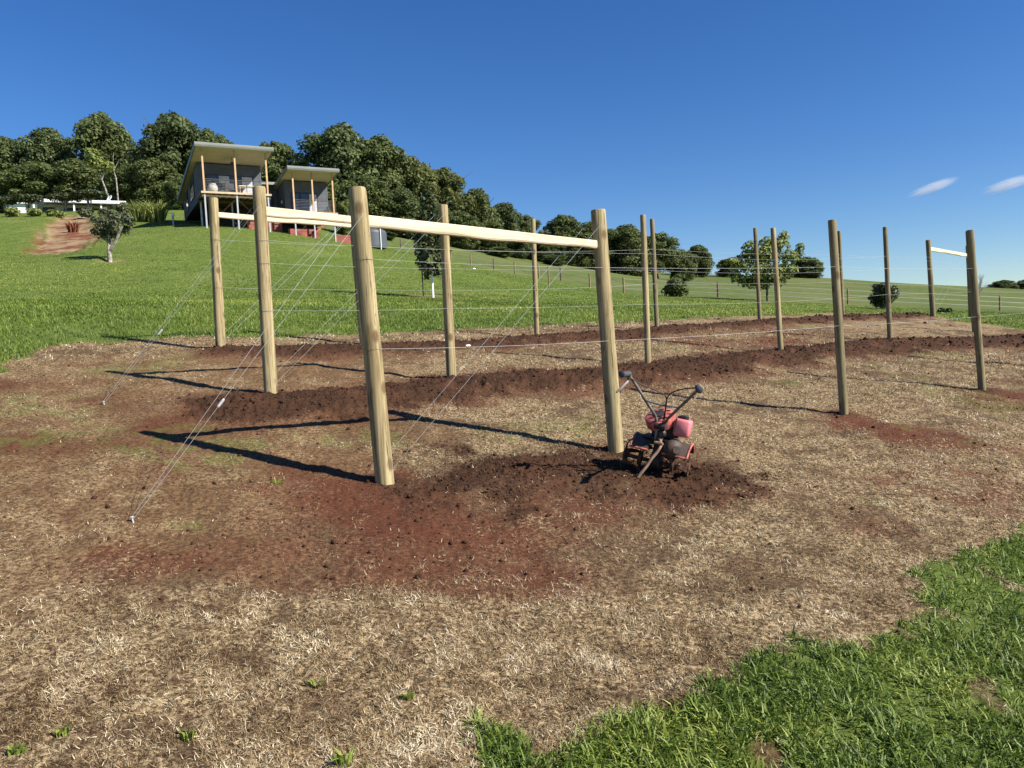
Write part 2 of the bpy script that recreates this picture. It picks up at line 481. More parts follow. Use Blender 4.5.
# ------------------------------------------------------------------ mesh helpers
class MB:
    def __init__(self):
        self.v = []; self.f = []

    def add(self, verts, faces):
        o = len(self.v)
        self.v += [tuple(map(float, p)) for p in verts]
        self.f += [tuple(i + o for i in fc) for fc in faces]
        return self

    def box(self, c, s, rot=None, bev=0.0):
        hx, hy, hz = s[0] / 2, s[1] / 2, s[2] / 2
        if bev <= 0:
            vs = [(x, y, z) for z in (-hz, hz) for y in (-hy, hy) for x in (-hx, hx)]
            fs = [(0, 2, 3, 1), (4, 5, 7, 6), (0, 1, 5, 4), (2, 6, 7, 3), (0, 4, 6, 2), (1, 3, 7, 5)]
        else:
            b = min(bev, hx * .49, hy * .49, hz * .49)
            def ring(ix, iy, z):
                k = b * 0.3
                return [(ix - b, -iy, z), (ix - k, -iy + k, z), (ix, -iy + b, z), (ix, iy - b, z), (ix - k, iy - k, z), (ix - b, iy, z),
                        (-ix + b, iy, z), (-ix + k, iy - k, z), (-ix, iy - b, z), (-ix, -iy + b, z), (-ix + k, -iy + k, z), (-ix + b, -iy, z)]
            zs = [(-hz, b), (-hz + b * .3, b * .3), (-hz + b, 0), (hz - b, 0), (hz - b * .3, b * .3), (hz, b)]
            vs = []
            for z, ins in zs:
                vs += ring(hx - ins, hy - ins, z) if ins < b else ring(hx - b * .95, hy - b * .95, z)
            fs = []
            for i in range(5):
                for j in range(12):
                    fs.append((i * 12 + j, i * 12 + (j + 1) % 12, (i + 1) * 12 + (j + 1) % 12, (i + 1) * 12 + j))
            fs.append(tuple(range(11, -1, -1))); fs.append(tuple(60 + i for i in range(12)))
        if rot is not None:
            vs = [tuple(rot @ Vector(p)) for p in vs]
        return self.add([(p[0] + c[0], p[1] + c[1], p[2] + c[2]) for p in vs], fs)

    def tube(self, pts, rad, n=8, caps=True):
        pts = [Vector(p) for p in pts]
        if not hasattr(rad, '__len__'):
            rad = [rad] * len(pts)
        vs, fs = [], []
        prev = None
        for i, p in enumerate(pts):
            d = (pts[min(i + 1, len(pts) - 1)] - pts[max(i - 1, 0)]).normalized()
            if prev is None:
                a = Vector((0, 0, 1)) if abs(d.z) < 0.9 else Vector((1, 0, 0))
                x = d.cross(a).normalized()
            else:
                x = (prev - d * prev.dot(d)).normalized()
            prev = x
            y = d.cross(x)
            for k in range(n):
                t = 2 * PI * k / n
                vs.append(p + (x * math.cos(t) + y * math.sin(t)) * rad[i])
        for i in range(len(pts) - 1):
            for k in range(n):
                fs.append((i * n + k, i * n + (k + 1) % n, (i + 1) * n + (k + 1) % n, (i + 1) * n + k))
        if caps:
            fs.append(tuple(range(n - 1, -1, -1))); fs.append(tuple((len(pts) - 1) * n + k for k in range(n)))
        return self.add(vs, fs)

    def lathe(self, prof, c=(0, 0, 0), n=24, axis=None):
        """prof: (radius, height) pairs, turned round the axis"""
        q = Vector((0, 0, 1)).rotation_difference(Vector(axis)) if axis is not None else None
        vs, fs = [], []
        for r, h in prof:
            for k in range(n):
                t = 2 * PI * k / n
                p = Vector((r * math.cos(t), r * math.sin(t), h))
                if q: p = q @ p
                vs.append(p + Vector(c))
        for i in range(len(prof) - 1):
            for k in range(n):
                fs.append((i * n + k, i * n + (k + 1) % n, (i + 1) * n + (k + 1) % n, (i + 1) * n + k))
        fs.append(tuple(range(n - 1, -1, -1))); fs.append(tuple((len(prof) - 1) * n + k for k in range(n)))
        return self.add(vs, fs)

    def prism(self, poly, axis, a, b):
        """extrude a polygon given in the two other axes (order x,y,z without axis)"""
        n = len(poly)
        def mk(p, h):
            q = list(p); q.insert(axis, h); return tuple(q)
        vs = [mk(p, a) for p in poly] + [mk(p, b) for p in poly]
        fs = [tuple(range(n))[::-1], tuple(range(n, 2 * n))] + [(i, (i + 1) % n, n + (i + 1) % n, n + i) for i in range(n)]
        return self.add(vs, fs)

    def build(self, name, mat, parent=None, smooth=False):
        me = bpy.data.meshes.new(name)
        me.from_pydata(self.v, [], self.f)
        me.update()
        import bmesh
        bm = bmesh.new(); bm.from_mesh(me)
        bmesh.ops.recalc_face_normals(bm, faces=bm.faces)
        bm.to_mesh(me); bm.free()
        return link_mesh(name, me, mat, parent, smooth)


def link_mesh(name, me, mat, parent=None, smooth=False):
    o = bpy.data.objects.new(name, me)
    COL.objects.link(o)
    if mat is not None and not me.materials:
        me.materials.append(mat)
    if smooth:
        me.polygons.foreach_set('use_smooth', [True] * len(me.polygons))
        try:
            me.set_sharp_from_angle(angle=math.radians(42))
        except Exception:
            pass
    if parent is not None:
        o.parent = parent
    return o


def np_mesh(name, V, Fc, tint=None):
    """V (n,3), Fc (m,k) int; one material, per-face tint attribute"""
    me = bpy.data.meshes.new(name)
    m, k = Fc.shape
    me.vertices.add(len(V)); me.vertices.foreach_set('co', V.astype(np.float32).ravel())
    me.loops.add(m * k); me.loops.foreach_set('vertex_index', Fc.astype(np.int32).ravel())
    me.polygons.add(m)
    me.polygons.foreach_set('loop_start', np.arange(0, m * k, k, dtype=np.int32))
    if tint is not None:
        at_ = me.attributes.new('tint', 'FLOAT', 'FACE')
        at_.data.foreach_set('value', tint.astype(np.float32))
    me.update(calc_edges=True)
    return me


def empty(name, loc, rz=0.0):
    o = bpy.data.objects.new(name, None)
    COL.objects.link(o)
    o.empty_display_size = 0.2
    o.location = loc; o.rotation_euler = (0, 0, rz)
    return o


def tag(o, label=None, cat=None, group=None, kind=None):
    if label: o['label'] = label
    if cat: o['category'] = cat
    if group: o['group'] = group
    if kind: o['kind'] = kind
    return o


def copy_tree(o, parent=None):
    c = o.copy(); COL.objects.link(c)
    if parent is not None: c.parent = parent
    for ch in [x for x in COL.objects if x.parent == o]:
        copy_tree(ch, c)
    return c


# ------------------------------------------------------------------ the ground sheet
def make_ground():
    ang = np.concatenate([np.radians(np.arange(-40, 40.01, 0.11)), np.radians(np.arange(43, 318, 4.0))])
    rad = np.concatenate([1.5 * 1.0065 ** np.arange(0, 405), []])
    r = rad[-1]
    ext = []
    while r < 900:
        r *= 1.016; ext.append(r)
    rad = np.concatenate([rad, ext])
    na, nr = len(ang), len(rad)
    X = np.outer(rad, np.sin(ang)); Y = np.outer(rad, np.cos(ang))
    x = np.concatenate([[0], X.ravel()]); y = np.concatenate([[0], Y.ravel()])
    m = masks(x, y)
    z = base_z(x, y) + detail(x, y, m)
    V = np.stack([x, y, z], 1)
    i = np.arange(nr - 1)[:, None] * na; j = np.arange(na)[None]; j2 = (j + 1) % na
    Q = np.stack([1 + i + j, 1 + i + na + j, 1 + i + na + j2, 1 + i + j2], -1).reshape(-1, 4)
    T = np.stack([np.zeros(na, int), 1 + np.arange(na), 1 + (np.arange(na) + 1) % na], -1)
    me = bpy.data.meshes.new('ground')
    nl = Q.size + T.size
    me.vertices.add(len(V)); me.vertices.foreach_set('co', V.astype(np.float32).ravel())
    me.loops.add(nl); me.loops.foreach_set('vertex_index', np.concatenate([Q.ravel(), T.ravel()]).astype(np.int32))
    me.polygons.add(len(Q) + len(T))
    me.polygons.foreach_set('loop_start', np.concatenate([np.arange(len(Q)) * 4, Q.size + np.arange(len(T)) * 3]).astype(np.int32))
    me.update(calc_edges=True)
    for nm, tr in (('mask_a', m[0:3]), ('mask_b', m[3:6]), ('mask_c', [m[6], m[6], m[6]])):
        at_ = me.color_attributes.new(nm, 'FLOAT_COLOR', 'POINT')
        at_.data.foreach_set('color', np.stack([tr[0], tr[1], tr[2], np.ones(len(V))], 1).astype(np.float32).ravel())
    me.polygons.foreach_set('use_smooth', np.ones(len(me.polygons), bool))
    o = link_mesh('ground', me, MAT['ground'])
    # all normals up
    tag(o, 'sloping paddock of dead grass, red tilled soil and green lawn', 'ground', kind='structure')


make_ground()


# ------------------------------------------------------------------ grass, straw, clods
def blades(x, y, h, w, lean, az, curl, tint, name, mat, label, cat, lift=0.0):
    n = len(x)
    z = ground(x, y) - 0.004 + lift
    P = np.stack([x, y, z], 1)
    dirx = np.stack([np.cos(az), np.sin(az), np.zeros(n)], 1)
    s = np.stack([-np.sin(az), np.cos(az), np.zeros(n)], 1)
    tw = RNG.uniform(-0.8, 0.8, n)
    s = s * np.cos(tw)[:, None] + np.stack([np.zeros(n), np.zeros(n), np.sin(tw)], 1)
    upv = np.array([0, 0, 1.0])
    l1, l2 = lean, lean + curl
    d1 = dirx * np.sin(l1)[:, None] + upv * np.cos(l1)[:, None]
    d2 = dirx * np.sin(l2)[:, None] + upv * np.cos(l2)[:, None]
    m = P + d1 * (h * 0.55)[:, None]
    tp = m + d2 * (h * 0.45)[:, None]
    hw = (w / 2)[:, None]
    V = np.stack([P - s * hw, P + s * hw, m + s * hw * 0.75, m - s * hw * 0.75, tp + s * hw * 0.12, tp - s * hw * 0.12], 1).reshape(-1, 3)
    b = np.arange(n)[:, None] * 6
    Fc = np.stack([b + np.array([0, 1, 2, 3]), b + np.array([3, 2, 4, 5])], 1).reshape(-1, 4)
    me = np_mesh(name, V, Fc, np.repeat(tint, 2))
    o = link_mesh(name, me, mat)
    tag(o, label, cat, kind='stuff')


def polar(n, r0, r1, a0=-40, a1=40, pw=1.0):
    """scatter evenly over the picture: density falls with distance"""
    u = RNG.uniform(0, 1, n)
    r = 1.0 / (1 / r0 + (1 / r1 - 1 / r0) * u) if pw == 2 else r0 * (r1 / r0) ** u
    a = np.radians(RNG.uniform(a0, a1, n))
    return r * np.sin(a), r * np.cos(a), r


# fresh lawn at the camera's feet
x, y, r = polar(230000, 1.7, 9.5)
m = masks(x, y)
cl = fbm(x * 5, y * 5, 90, 3)
keep = (m[0] > 0.5) & (y < BROWN[:, 1].max()) & (RNG.uniform(0, 1, len(x)) < 0.45 + 1.0 * sstep(0.3, 0.6, cl))
# sprigs spreading over the dead ground
x, y, r, cl = x[keep], y[keep], r[keep], cl[keep]
n = len(x)
blades(x, y, RNG.uniform(0.03, 0.085, n) * (0.6 + 0.8 * cl), RNG.uniform(0.0045, 0.0095, n) * np.maximum(1, r / 5), RNG.uniform(0.25, 1.35, n), RNG.uniform(0, 2 * PI, n),
       RNG.uniform(0.1, 0.8, n), np.clip(RNG.normal(0.48, 0.22, n) + 0.9 * (fbm(x * 1.6, y * 1.6, 12, 4) - 0.5), 0, 1), 'lawn_grass', MAT['blade'],
       'thick bright green grass growing at the lower right edge', 'grass')

# long grass of the field behind the rows
x, y, r = polar(720000, 9.0, 98.0, -38, 38)
m = masks(x, y)
keep = (m[0] > 0.5) & (m[3] < 0.5) & (m[4] < 0.3) & (RNG.uniform(0, 1, len(x)) < 0.35 + 0.9 * sstep(0.35, 0.6, fbm(x * 1.6, y * 1.6, 91, 3)))
x, y, r = x[keep], y[keep], r[keep]
n = len(x)
blades(x, y, RNG.uniform(0.025, 0.065, n) * np.clip(20 / r + 0.55, 0.75, 1.25), np.maximum(0.005, r * 0.00075) * RNG.uniform(0.7, 1.3, n), RNG.uniform(0.1, 0.9, n), RNG.uniform(0, 2 * PI, n),
       RNG.uniform(0.1, 0.8, n), np.clip(RNG.normal(0.52, 0.2, n) + 0.9 * (fbm(x * 0.4, y * 0.4, 13, 5) - 0.5) + 0.5 * (fbm(x * 0.08, y * 0.14, 14, 3) - 0.5), 0, 1), 'field_grass', MAT['blade'],
       'long green grass covering the field between the rows and the house', 'grass')

# dead straw lying over the brown ground
x, y, r = polar(980000, 1.7, 17.0)
m = masks(x, y)
pr = (0.06 + 1.0 * sstep(0.12, 0.8, m[5])) * (1 - 0.93 * m[1]) * (1 - 0.86 * m[2]) * (m[0] < 0.9)
pr *= 0.22 + 1.25 * sstep(0.38, 0.62, fbm(x * 9, y * 9, 44, 2))
keep = RNG.uniform(0, 1, len(x)) < pr
x, y, r, oc_ = x[keep], y[keep], r[keep], m[6][keep]
n = len(x)
clump = 0.5 * fbm(x * 4, y * 4, 45, 3) + 0.5 * fbm(x * 11, y * 11, 47, 2)
blades(x, y, RNG.uniform(0.010, 0.034, n) * (1 - 0.35 * oc_) * np.maximum(1, r / 7), RNG.uniform(0.0014, 0.0032, n) * np.maximum(1, r / 4.5), np.clip(RNG.normal(1.15, 0.35, n), 0.2, 1.6),
       RNG.uniform(0, 2 * PI, n), RNG.uniform(-0.4, 0.5, n), np.clip(RNG.normal(0.45, 0.26, n) + 1.5 * (clump - 0.5) - 0.12 * oc_, 0, 1), 'dead_grass', MAT['straw'],
       'dry tan dead grass lying flat over the brown ground', 'dead grass', lift=0.006)


def clods():
    import bmesh
    bm = bmesh.new(); bmesh.ops.create_icosphere(bm, subdivisions=1, radius=1.0)
    base = np.array([v.co[:] for v in bm.verts]); fc = np.array([[v.index for v in f.verts] for f in bm.faces]); bm.free()
    x, y, r = polar(110000, 4.0, 24.0)
    m = masks(x, y)
    pr = np.maximum(0.8 * m[1] ** 1.6, 0.012 + 0.06 * m[2] * (m[0] < 0.4)) * (m[0] < 0.9)
    keep = RNG.uniform(0, 1, len(x)) < pr
    x, y, r = x[keep], y[keep], r[keep]
    n = len(x)
    z = ground(x, y)
    s = np.clip(RNG.lognormal(-5.05, 0.5, n), 0.003, 0.024) * np.maximum(1, r / 9)
    q = RNG.normal(0, 1, (n, 3, 3)); q, _ = np.linalg.qr(q)
    sc = RNG.uniform(0.6, 1.25, (n, 1, 3)) * s[:, None, None]
    V = (base[None] * RNG.uniform(0.72, 1.2, (n, len(base), 1))) * sc
    V = np.einsum('nij,nkj->nki', q, V) + np.stack([x, y, z + s * 0.15], 1)[:, None]
    Fc = (fc[None] + (np.arange(n) * len(base))[:, None, None]).reshape(-1, 3)
    me = np_mesh('soil_clods', V.reshape(-1, 3), Fc)
    o = link_mesh('soil_clods', me, MAT['soil'])
    tag(o, 'loose dark red soil clods scattered over the tilled rows', 'soil clods', kind='stuff')


clods()


# ------------------------------------------------------------------ trellis rows
H = 2.1


def post_axis(tx, ty, bx, by, d):
    b = at(bx, by, d)
    tp = at(tx, ty, d - H * math.sin(PITCH))
    b[2] = gz(b[0], b[1])
    return b, tp


POSTS = {}
for k, (tx, ty, bx, by) in POST_PX.items():
    POSTS[k] = post_axis(tx, ty, bx, by, POST_D[k])


def extra(name, ref, step, lean=(0.06, 0.0)):
    b = ref[0] + np.array([step[0], step[1], 0]); b[2] = gz(b[0], b[1])
    POSTS[name] = (b, b + np.array([-lean[0], lean[1], H]))


extra('C2', POSTS['C1'], (1.77, 1.22))
extra('C8', POSTS['C7'], (1.88, 1.42))
extra('B6', POSTS['B5'], (2.62, 1.72), (0.11, 0))
extra('A5', POSTS['A4'], (2.6, 1.75))
extra('B7', POSTS['B6'], (2.6, 1.75))


def make_post(key, parent, org, rad, mat):
    b, tp = POSTS[key]
    b = Vector(b); tp = Vector(tp)
    ax = (tp - b)
    n = 20
    mb = MB()
    rr = random.Random(key)
    ph = [rr.uniform(0, 6.28) for _ in range(6)]
    prof = [(-0.35 / ax.length, 1.03)] + [(i / 12, 1.03 - 0.06 * i / 12) for i in range(12)] + [(0.994, 0.965), (1.0, 0.90)]
    vs, fs = [], []
    q = Vector((0, 0, 1)).rotation_difference(ax.normalized())
    for t_, k in prof:
        for j in range(n):
            a = 2 * PI * j / n
            w = 1 + 0.018 * math.sin(3 * a + ph[0] + 2 * t_) + 0.012 * math.sin(5 * a + ph[1] - 3 * t_) + 0.012 * math.sin(6 * t_ + ph[2])
            p = Vector((math.cos(a) * rad * k * w, math.sin(a) * rad * k * w, t_ * ax.length))
            vs.append(q @ p)
    for i in range(len(prof) - 1):
        for j in range(n):
            fs.append((i * n + j, i * n + (j + 1) % n, (i + 1) * n + (j + 1) % n, (i + 1) * n + j))
    fs.append(tuple((len(prof) - 1) * n + j for j in range(n)))
    mb.add(vs, fs)
    o = mb.build('post', mat, parent, True)
    o.location = b - Vector(org)
    return o


def on_post(key, h):
    b, tp = POSTS[key]
    return Vector(b) + (Vector(tp) - Vector(b)) * h


def make_rail(k0, k1, h0, h1, parent, org, tall, thick, seed):
    """sawn half-round rail let in between two posts, with a wavy bark edge below"""
    p, q = on_post(k0, h0), on_post(k1, h1)
    L = (q - p).length
    rr = random.Random(seed)
    n = 28
    ph = [rr.uniform(0, 6.28) for _ in range(4)]
    vs, fs = [], []
    for i in range(n + 1):
        s = L * i / n
        t_ = i / n
        lo = -tall * (0.50 + 0.06 * math.sin(9 * t_ + ph[0]) + 0.04 * math.sin(23 * t_ + ph[1])) * (1 - 0.22 * t_)
        hi = tall * (0.5 + 0.015 * math.sin(7 * t_ + ph[2])) * (1 - 0.22 * t_)
        a = thick / 2
        ch = 0.006
        sec = [(-a, lo + ch * 2), (-a + ch, lo), (a - ch, lo), (a, lo + ch * 2), (a, hi - ch), (a - ch, hi), (-a + ch, hi), (-a, hi - ch)]
        vs += [(w, z, s) for w, z in sec]
    for i in range(n):
        for j in range(8):
            fs.append((i * 8 + j, i * 8 + (j + 1) % 8, (i + 1) * 8 + (j + 1) % 8, (i + 1) * 8 + j))
    fs.append(tuple(range(8))); fs.append(tuple(n * 8 + j for j in range(8)))
    o = MB().add(vs, fs).build('rail', MAT['rail'], parent)
    d = (q - p).normalized()
    x = d.cross(Vector((0, 0, 1))).normalized(); y = x.cross(d)
    from mathutils import Matrix
    o.matrix_local = Matrix(((x.x, y.x, d.x, 0), (x.y, y.y, d.y, 0), (x.z, y.z, d.z, 0), (0, 0, 0, 1)))
    o.location = p - Vector(org)
    return o


def strand(pts, r, sag=0.0, n=10):
    out = []
    for p, q in zip(pts[:-1], pts[1:]):
        for i in range(n):
            t_ = i / n
            v = p.lerp(q, t_); v.z -= sag * 4 * t_ * (1 - t_); out.append(v)
    out.append(pts[-1])
    return out


def trellis(row, keys, rads, heights, frames, ext_brace, label, wr):
    org = Vector(POSTS[keys[0]][0])
    root = empty('trellis_row', org)
    tag(root, label, 'trellis', 'wooden post and wire trellis rows')
    for k in keys:
        make_post(k, root, org, rads.get(k, rads['*']), MAT['post'] if k in ('A1', 'A2', 'B1', 'B2', 'C1', 'C2', 'B3', 'C3', 'B4') else MAT['post_grey'])
    for (k0, k1, h0, h1, tall, thick) in frames:
        make_rail(k0, k1, h0, h1, root, org, tall, thick, k0)
    cam = Vector((0, 0, EYE))
    for h in heights:
        pts = []
        for k in keys:
            p = on_post(k, h)
            to = (cam - p); to.z = 0; to.normalize()
            pts.append(p + to * (rads.get(k, rads['*']) + 0.002) - org)
        o = MB().tube(strand(pts, wr, 0.012), wr, 5).build('line_wire', MAT['wire'], root)
        # a turn of wire round the end post and a joiner on the strand
        b = on_post(keys[0], h) - org
        rr_ = rads.get(keys[0], rads['*']) + 0.003
        ring = [b + Vector((math.cos(a) * rr_, math.sin(a) * rr_, 0.004 * math.sin(a))) for a in np.linspace(0, 2 * PI, 21)]
        MB().tube(ring, wr * 1.1, 5).build('wire_loop', MAT['tone'], root)
        if (row, h) not in (('A', 0.458), ('B', 0.63)):
            continue
        g = pts[0].lerp(pts[1], 0.36) if row == 'A' else pts[1].lerp(pts[2], 0.12)
        dr = (pts[1] - pts[0]).normalized()
        MB().tube([g - dr * 0.022, g - dr * 0.016, g + dr * 0.016, g + dr * 0.022], [0.004, 0.008, 0.008, 0.004], 8).build('wire_joiner', MAT['grip'], root)
    for (k0, h0, k1, h1) in [(f[1], 0.965, f[0], 0.045) for f in frames]:
        for s in (-1, 1):
            p = on_post(k0, h0); q = on_post(k1, h1)
            to = (cam - p); to.z = 0; to.normalize()
            side = (q - p); side.z = 0; side.normalize()
            r0 = rads.get(k0, rads['*']); r1 = rads.get(k1, rads['*'])
            pr = Vector((side.y, -side.x, 0))
            a = p + pr * (s * (r0 + wr)) + Vector((0, 0, 0.03 * s)); b = q + pr * (s * (r1 + wr)) + Vector((0, 0, 0.03 * s))
            MB().tube(strand([a - org, b - org], wr, 0.0, 4), wr, 5).build('brace_wire', MAT['wire'], root)
    if ext_brace:
        k0, ax_, ay_ = ext_brace
        gxy = hit(ax_, ay_)
        g = Vector((gxy[0], gxy[1], gz(*gxy)))
        for s in (-1, 1):
            p = on_post(k0, 0.93 - 0.02 * s)
            pr = (g - p); pr.z = 0; pr.normalize(); pr = Vector((-pr.y, pr.x, 0))
            a = p + pr * (s * (rads[k0] + wr))
            e = g + Vector((0.008 * s, 0.006 * s, 0.025))
            o = MB().tube([a - org, e - org], wr, 5).build('stay_wire', MAT['wire'], root)
            if s == 1:
                c = a.lerp(e, 0.66) - org; dr = (e - a).normalized()
                MB().tube([c - dr * 0.035, c - dr * 0.025, c + dr * 0.025, c + dr * 0.035], [0.004, 0.009, 0.009, 0.004], 8).build('wire_joiner', MAT['grip'], root)
        pk = MB()
        pk.tube([g + Vector((0.03, -0.02, -0.12)) - org, g + Vector((-0.006, 0.004, 0.035)) - org], [0.005, 0.005], 6)
        pk.lathe([(0.005, 0), (0.013, 0.003), (0.013, 0.008), (0.005, 0.011)], g + Vector((-0.006, 0.004, 0.025)) - org, 10)
        pk.build('ground_anchor', MAT['grip'], root, True)
    return root


trellis('A', ['A1', 'A2', 'A3', 'A4', 'A5'], {'A1': 0.066, 'A2': 0.066, '*': 0.045}, (0.76, 0.458), [('A1', 'A2', 0.89, 0.855, 0.088, 0.06)], ('A1', 133, 523),
        'nearest row of round timber posts and wires, beside the pink tiller', 0.0011)
trellis('B', ['B1', 'B2', 'B3', 'B4', 'B5', 'B6', 'B7'], {'B1': 0.066, 'B2': 0.056, '*': 0.043}, (0.74, 0.63, 0.40), [('B1', 'B2', 0.885, 0.86, 0.088, 0.06)], ('B1', 104, 404),
        'middle row of timber posts and wires over the widest strip of tilled soil', 0.0012)
trellis('C', ['C1', 'C2', 'C3', 'C4', 'C5', 'C6', 'C7', 'C8'], {'C1': 0.066, 'C2': 0.066, 'C7': 0.064, 'C8': 0.062, '*': 0.043}, (0.72, 0.40),
        [('C1', 'C2', 0.888, 0.87, 0.075, 0.06), ('C7', 'C8', 0.885, 0.865, 0.10, 0.06)], None,
        'farthest row of timber posts and wires, along the green field edge', 0.0016)

# ------------------------------------------------------------------ the walk-behind tiller
MAT['pink'] = simple('faded_pink_plastic', (0.66, 0.20, 0.22), 0.45, 0, 0.10, 9, 0.35, 0, 0.25)
MAT['redpaint'] = simple('faded_red_paint', (0.50, 0.12, 0.10), 0.5, 0, 0.25, 14, 0.4, 0, 0.6)
MAT['rimpaint'] = simple('muddy_red_rim', (0.50, 0.13, 0.10), 0.6, 0, 0.25, 16, 0.3, 0, 0.85)
MAT['black_metal'] = simple('black_engine_metal', (0.022, 0.021, 0.022), 0.55, 0.0, 0.4, 20, 0.35, 0, 0.45)
MAT['grey_guard'] = simple('dusty_grey_guard', (0.05, 0.042, 0.038), 0.6, 0, 0.4, 12, 0.3, 0, 0.8)
MAT['handle_steel'] = simple('dusty_grey_handle_steel', (0.20, 0.185, 0.17), 0.45, 0.35, 0.35, 15)
MAT['rubber'] = simple('grey_rubber_grip', (0.055, 0.058, 0.065), 0.65, 0, 0.2, 20)
MAT['rust'] = simple('soil_caked_rusty_steel', (0.085, 0.045, 0.028), 0.8, 0.1, 0.5, 18, 0.2, 0.4)
MAT['stake_steel'] = simple('worn_brown_stake_steel', (0.26, 0.17, 0.11), 0.6, 0.2, 0.35, 14)


def make_tiller():
    bx, by = hit(652, 474)
    root = empty('garden_tiller', (bx, by, gz(bx, by) - 0.075))
    root.rotation_mode = 'ZYX'
    root.rotation_euler = (math.radians(2), math.radians(13), math.radians(-22))
    tag(root, 'small pink and black petrol tiller standing on the tilled soil mound', 'tiller')
    # tines on one axle
    MB().tube([(-0.27, 0.02, 0.14), (0.27, 0.02, 0.14)], 0.016, 12).build('axle', MAT['rust'], root, True)
    for i, x in enumerate((-0.25, -0.13, 0.13, 0.25)):
        mb = MB()
        mb.lathe([(0.03, -0.012), (0.055, -0.012), (0.055, 0.012), (0.03, 0.012)], (x, 0.02, 0.14), 14, (1, 0, 0))
        sgn = 1 if x < 0 else -1
        for k in range(4):
            a = PI / 2 * k + 0.4 * i + 0.3
            pts = []
            for s, off in ((0.03, 0), (0.09, 0.0), (0.125, 0.012), (0.15, 0.045), (0.155, 0.085)):
                aa = a - 1.6 * max(0, s - 0.08)
                pts.append((x + sgn * off, 0.02 + math.cos(aa) * s, 0.14 + math.sin(aa) * s))
            w = [0.020, 0.020, 0.019, 0.016, 0.008]
            vs, fs = [], []
            for j, p in enumerate(pts):
                aa = a + PI / 2
                t_ = Vector((0, math.cos(aa), math.sin(aa)))
                for sx, st in ((-0.004, -1), (0.004, -1), (0.004, 1), (-0.004, 1)):
                    vs.append(Vector(p) + t_ * st * w[j] + Vector((sx, 0, 0)))
            for j in range(len(pts) - 1):
                for q in range(4):
                    fs.append((j * 4 + q, j * 4 + (q + 1) % 4, j * 4 + 4 + (q + 1) % 4, j * 4 + 4 + q))
            fs += [(3, 2, 1, 0), tuple(len(vs) - 4 + q for q in range(4))]
            mb.add(vs, fs)
        mb.build('tine_wheel', MAT['rust'], root)
    # gearbox column and engine plate
    g = MB()
    g.box((0, 0.02, 0.235), (0.075, 0.12, 0.21), None, 0.02)
    g.lathe([(0.055, -0.045), (0.075, -0.035), (0.075, 0.035), (0.055, 0.045)], (0, 0.02, 0.15), 18, (1, 0, 0))
    g.box((0.0, 0.03, 0.335), (0.26, 0.22, 0.016), None, 0.005)
    g.build('gearbox', MAT['black_metal'], root, True)
    # engine
    e = MB()
    e.box((0.01, 0.05, 0.40), (0.17, 0.17, 0.12), None, 0.02)
    for k in range(6):
        e.box((0.075, 0.05, 0.365 + 0.016 * k), (0.11, 0.14, 0.005), None, 0.001)
    e.lathe([(0.03, 0), (0.034, 0.01), (0.034, 0.06), (0.02, 0.075)], (0.02, -0.05, 0.385), 14, (0, -1, 0))
    e.tube([(-0.02, -0.05, 0.42), (0.0, -0.075, 0.43), (0.05, -0.07, 0.41)], 0.009, 7)
    e.build('engine', MAT['black_metal'], root, True)
    r = MB()
    r.lathe([(0.10, -0.02), (0.118, -0.005), (0.122, 0.05), (0.118, 0.065), (0.10, 0.075), (0.045, 0.082)], (-0.015, 0.0, 0.455), 28, (-0.25, -0.45, 0.86))
    rc = r.build('recoil_cover', MAT['redpaint'], root, True)
    r = MB()
    for k in range(8):
        a = 2 * PI * k / 8
        r.box((0.075 * math.cos(a), 0.075 * math.sin(a), 0), (0.036, 0.010, 0.008), None, 0.0)
    q = Vector((0, 0, 1)).rotation_difference(Vector((-0.25, -0.45, 0.86)))
    c0 = Vector((-0.015, 0.0, 0.455)) + Vector((-0.25, -0.45, 0.86)).normalized() * 0.079
    r.v = [tuple((q @ Vector(p)) + c0) for p in r.v]
    r.lathe([(0.05, 0.0), (0.046, 0.012), (0.02, 0.016)], c0 + Vector((0.0, 0.0, 0.0)), 16, (-0.25, -0.45, 0.86))
    r.build('starter_grille', MAT['black_metal'], rc, True)
    # fuel tank with cap
    tk = MB(); tk.box((0.155, -0.005, 0.455), (0.125, 0.15, 0.135), None, 0.018)
    tk = tk.build('fuel_tank', MAT['pink'], root, True)
    c = MB(); c.lathe([(0.03, 0.0), (0.033, 0.004), (0.033, 0.024), (0.026, 0.03)], (0.155, 0.0, 0.521), 18)
    c.box((0.115, 0.02, 0.53), (0.03, 0.05, 0.02), None, 0.006)
    c.build('fuel_cap', MAT['black_metal'], tk, True)
    b = MB(); b.tube([(0.108, -0.081, 0.525), (0.108, -0.084, 0.46), (0.108, -0.081, 0.385)], 0.005, 6)
    b.build('tank_strap', MAT['black_metal'], tk, True)
    # mudguards: curved sheets with red rims
    for s in (-1, 1):
        x0, x1 = (s * 0.055, s * (0.245 if s > 0 else 0.19))
        n = 14
        vs, fs = [], []
        for i in range(n + 1):
            a = math.radians(32 + 112 * i / n)
            for xx in (x0, x1):
                for rr in (0.195, 0.203):
                    vs.append((xx, 0.03 - math.cos(a) * rr, 0.135 + math.sin(a) * rr * 0.98))
        for i in range(n):
            o = i * 4
            fs += [(o, o + 1, o + 5, o + 4), (o + 2, o + 6, o + 7, o + 3), (o, o + 4, o + 6, o + 2), (o + 1, o + 3, o + 7, o + 5)]
        fs += [(0, 2, 3, 1), (n * 4, n * 4 + 1, n * 4 + 3, n * 4 + 2)]
        f = MB().add(vs, fs).build('mudguard', MAT['grey_guard'], root, True)
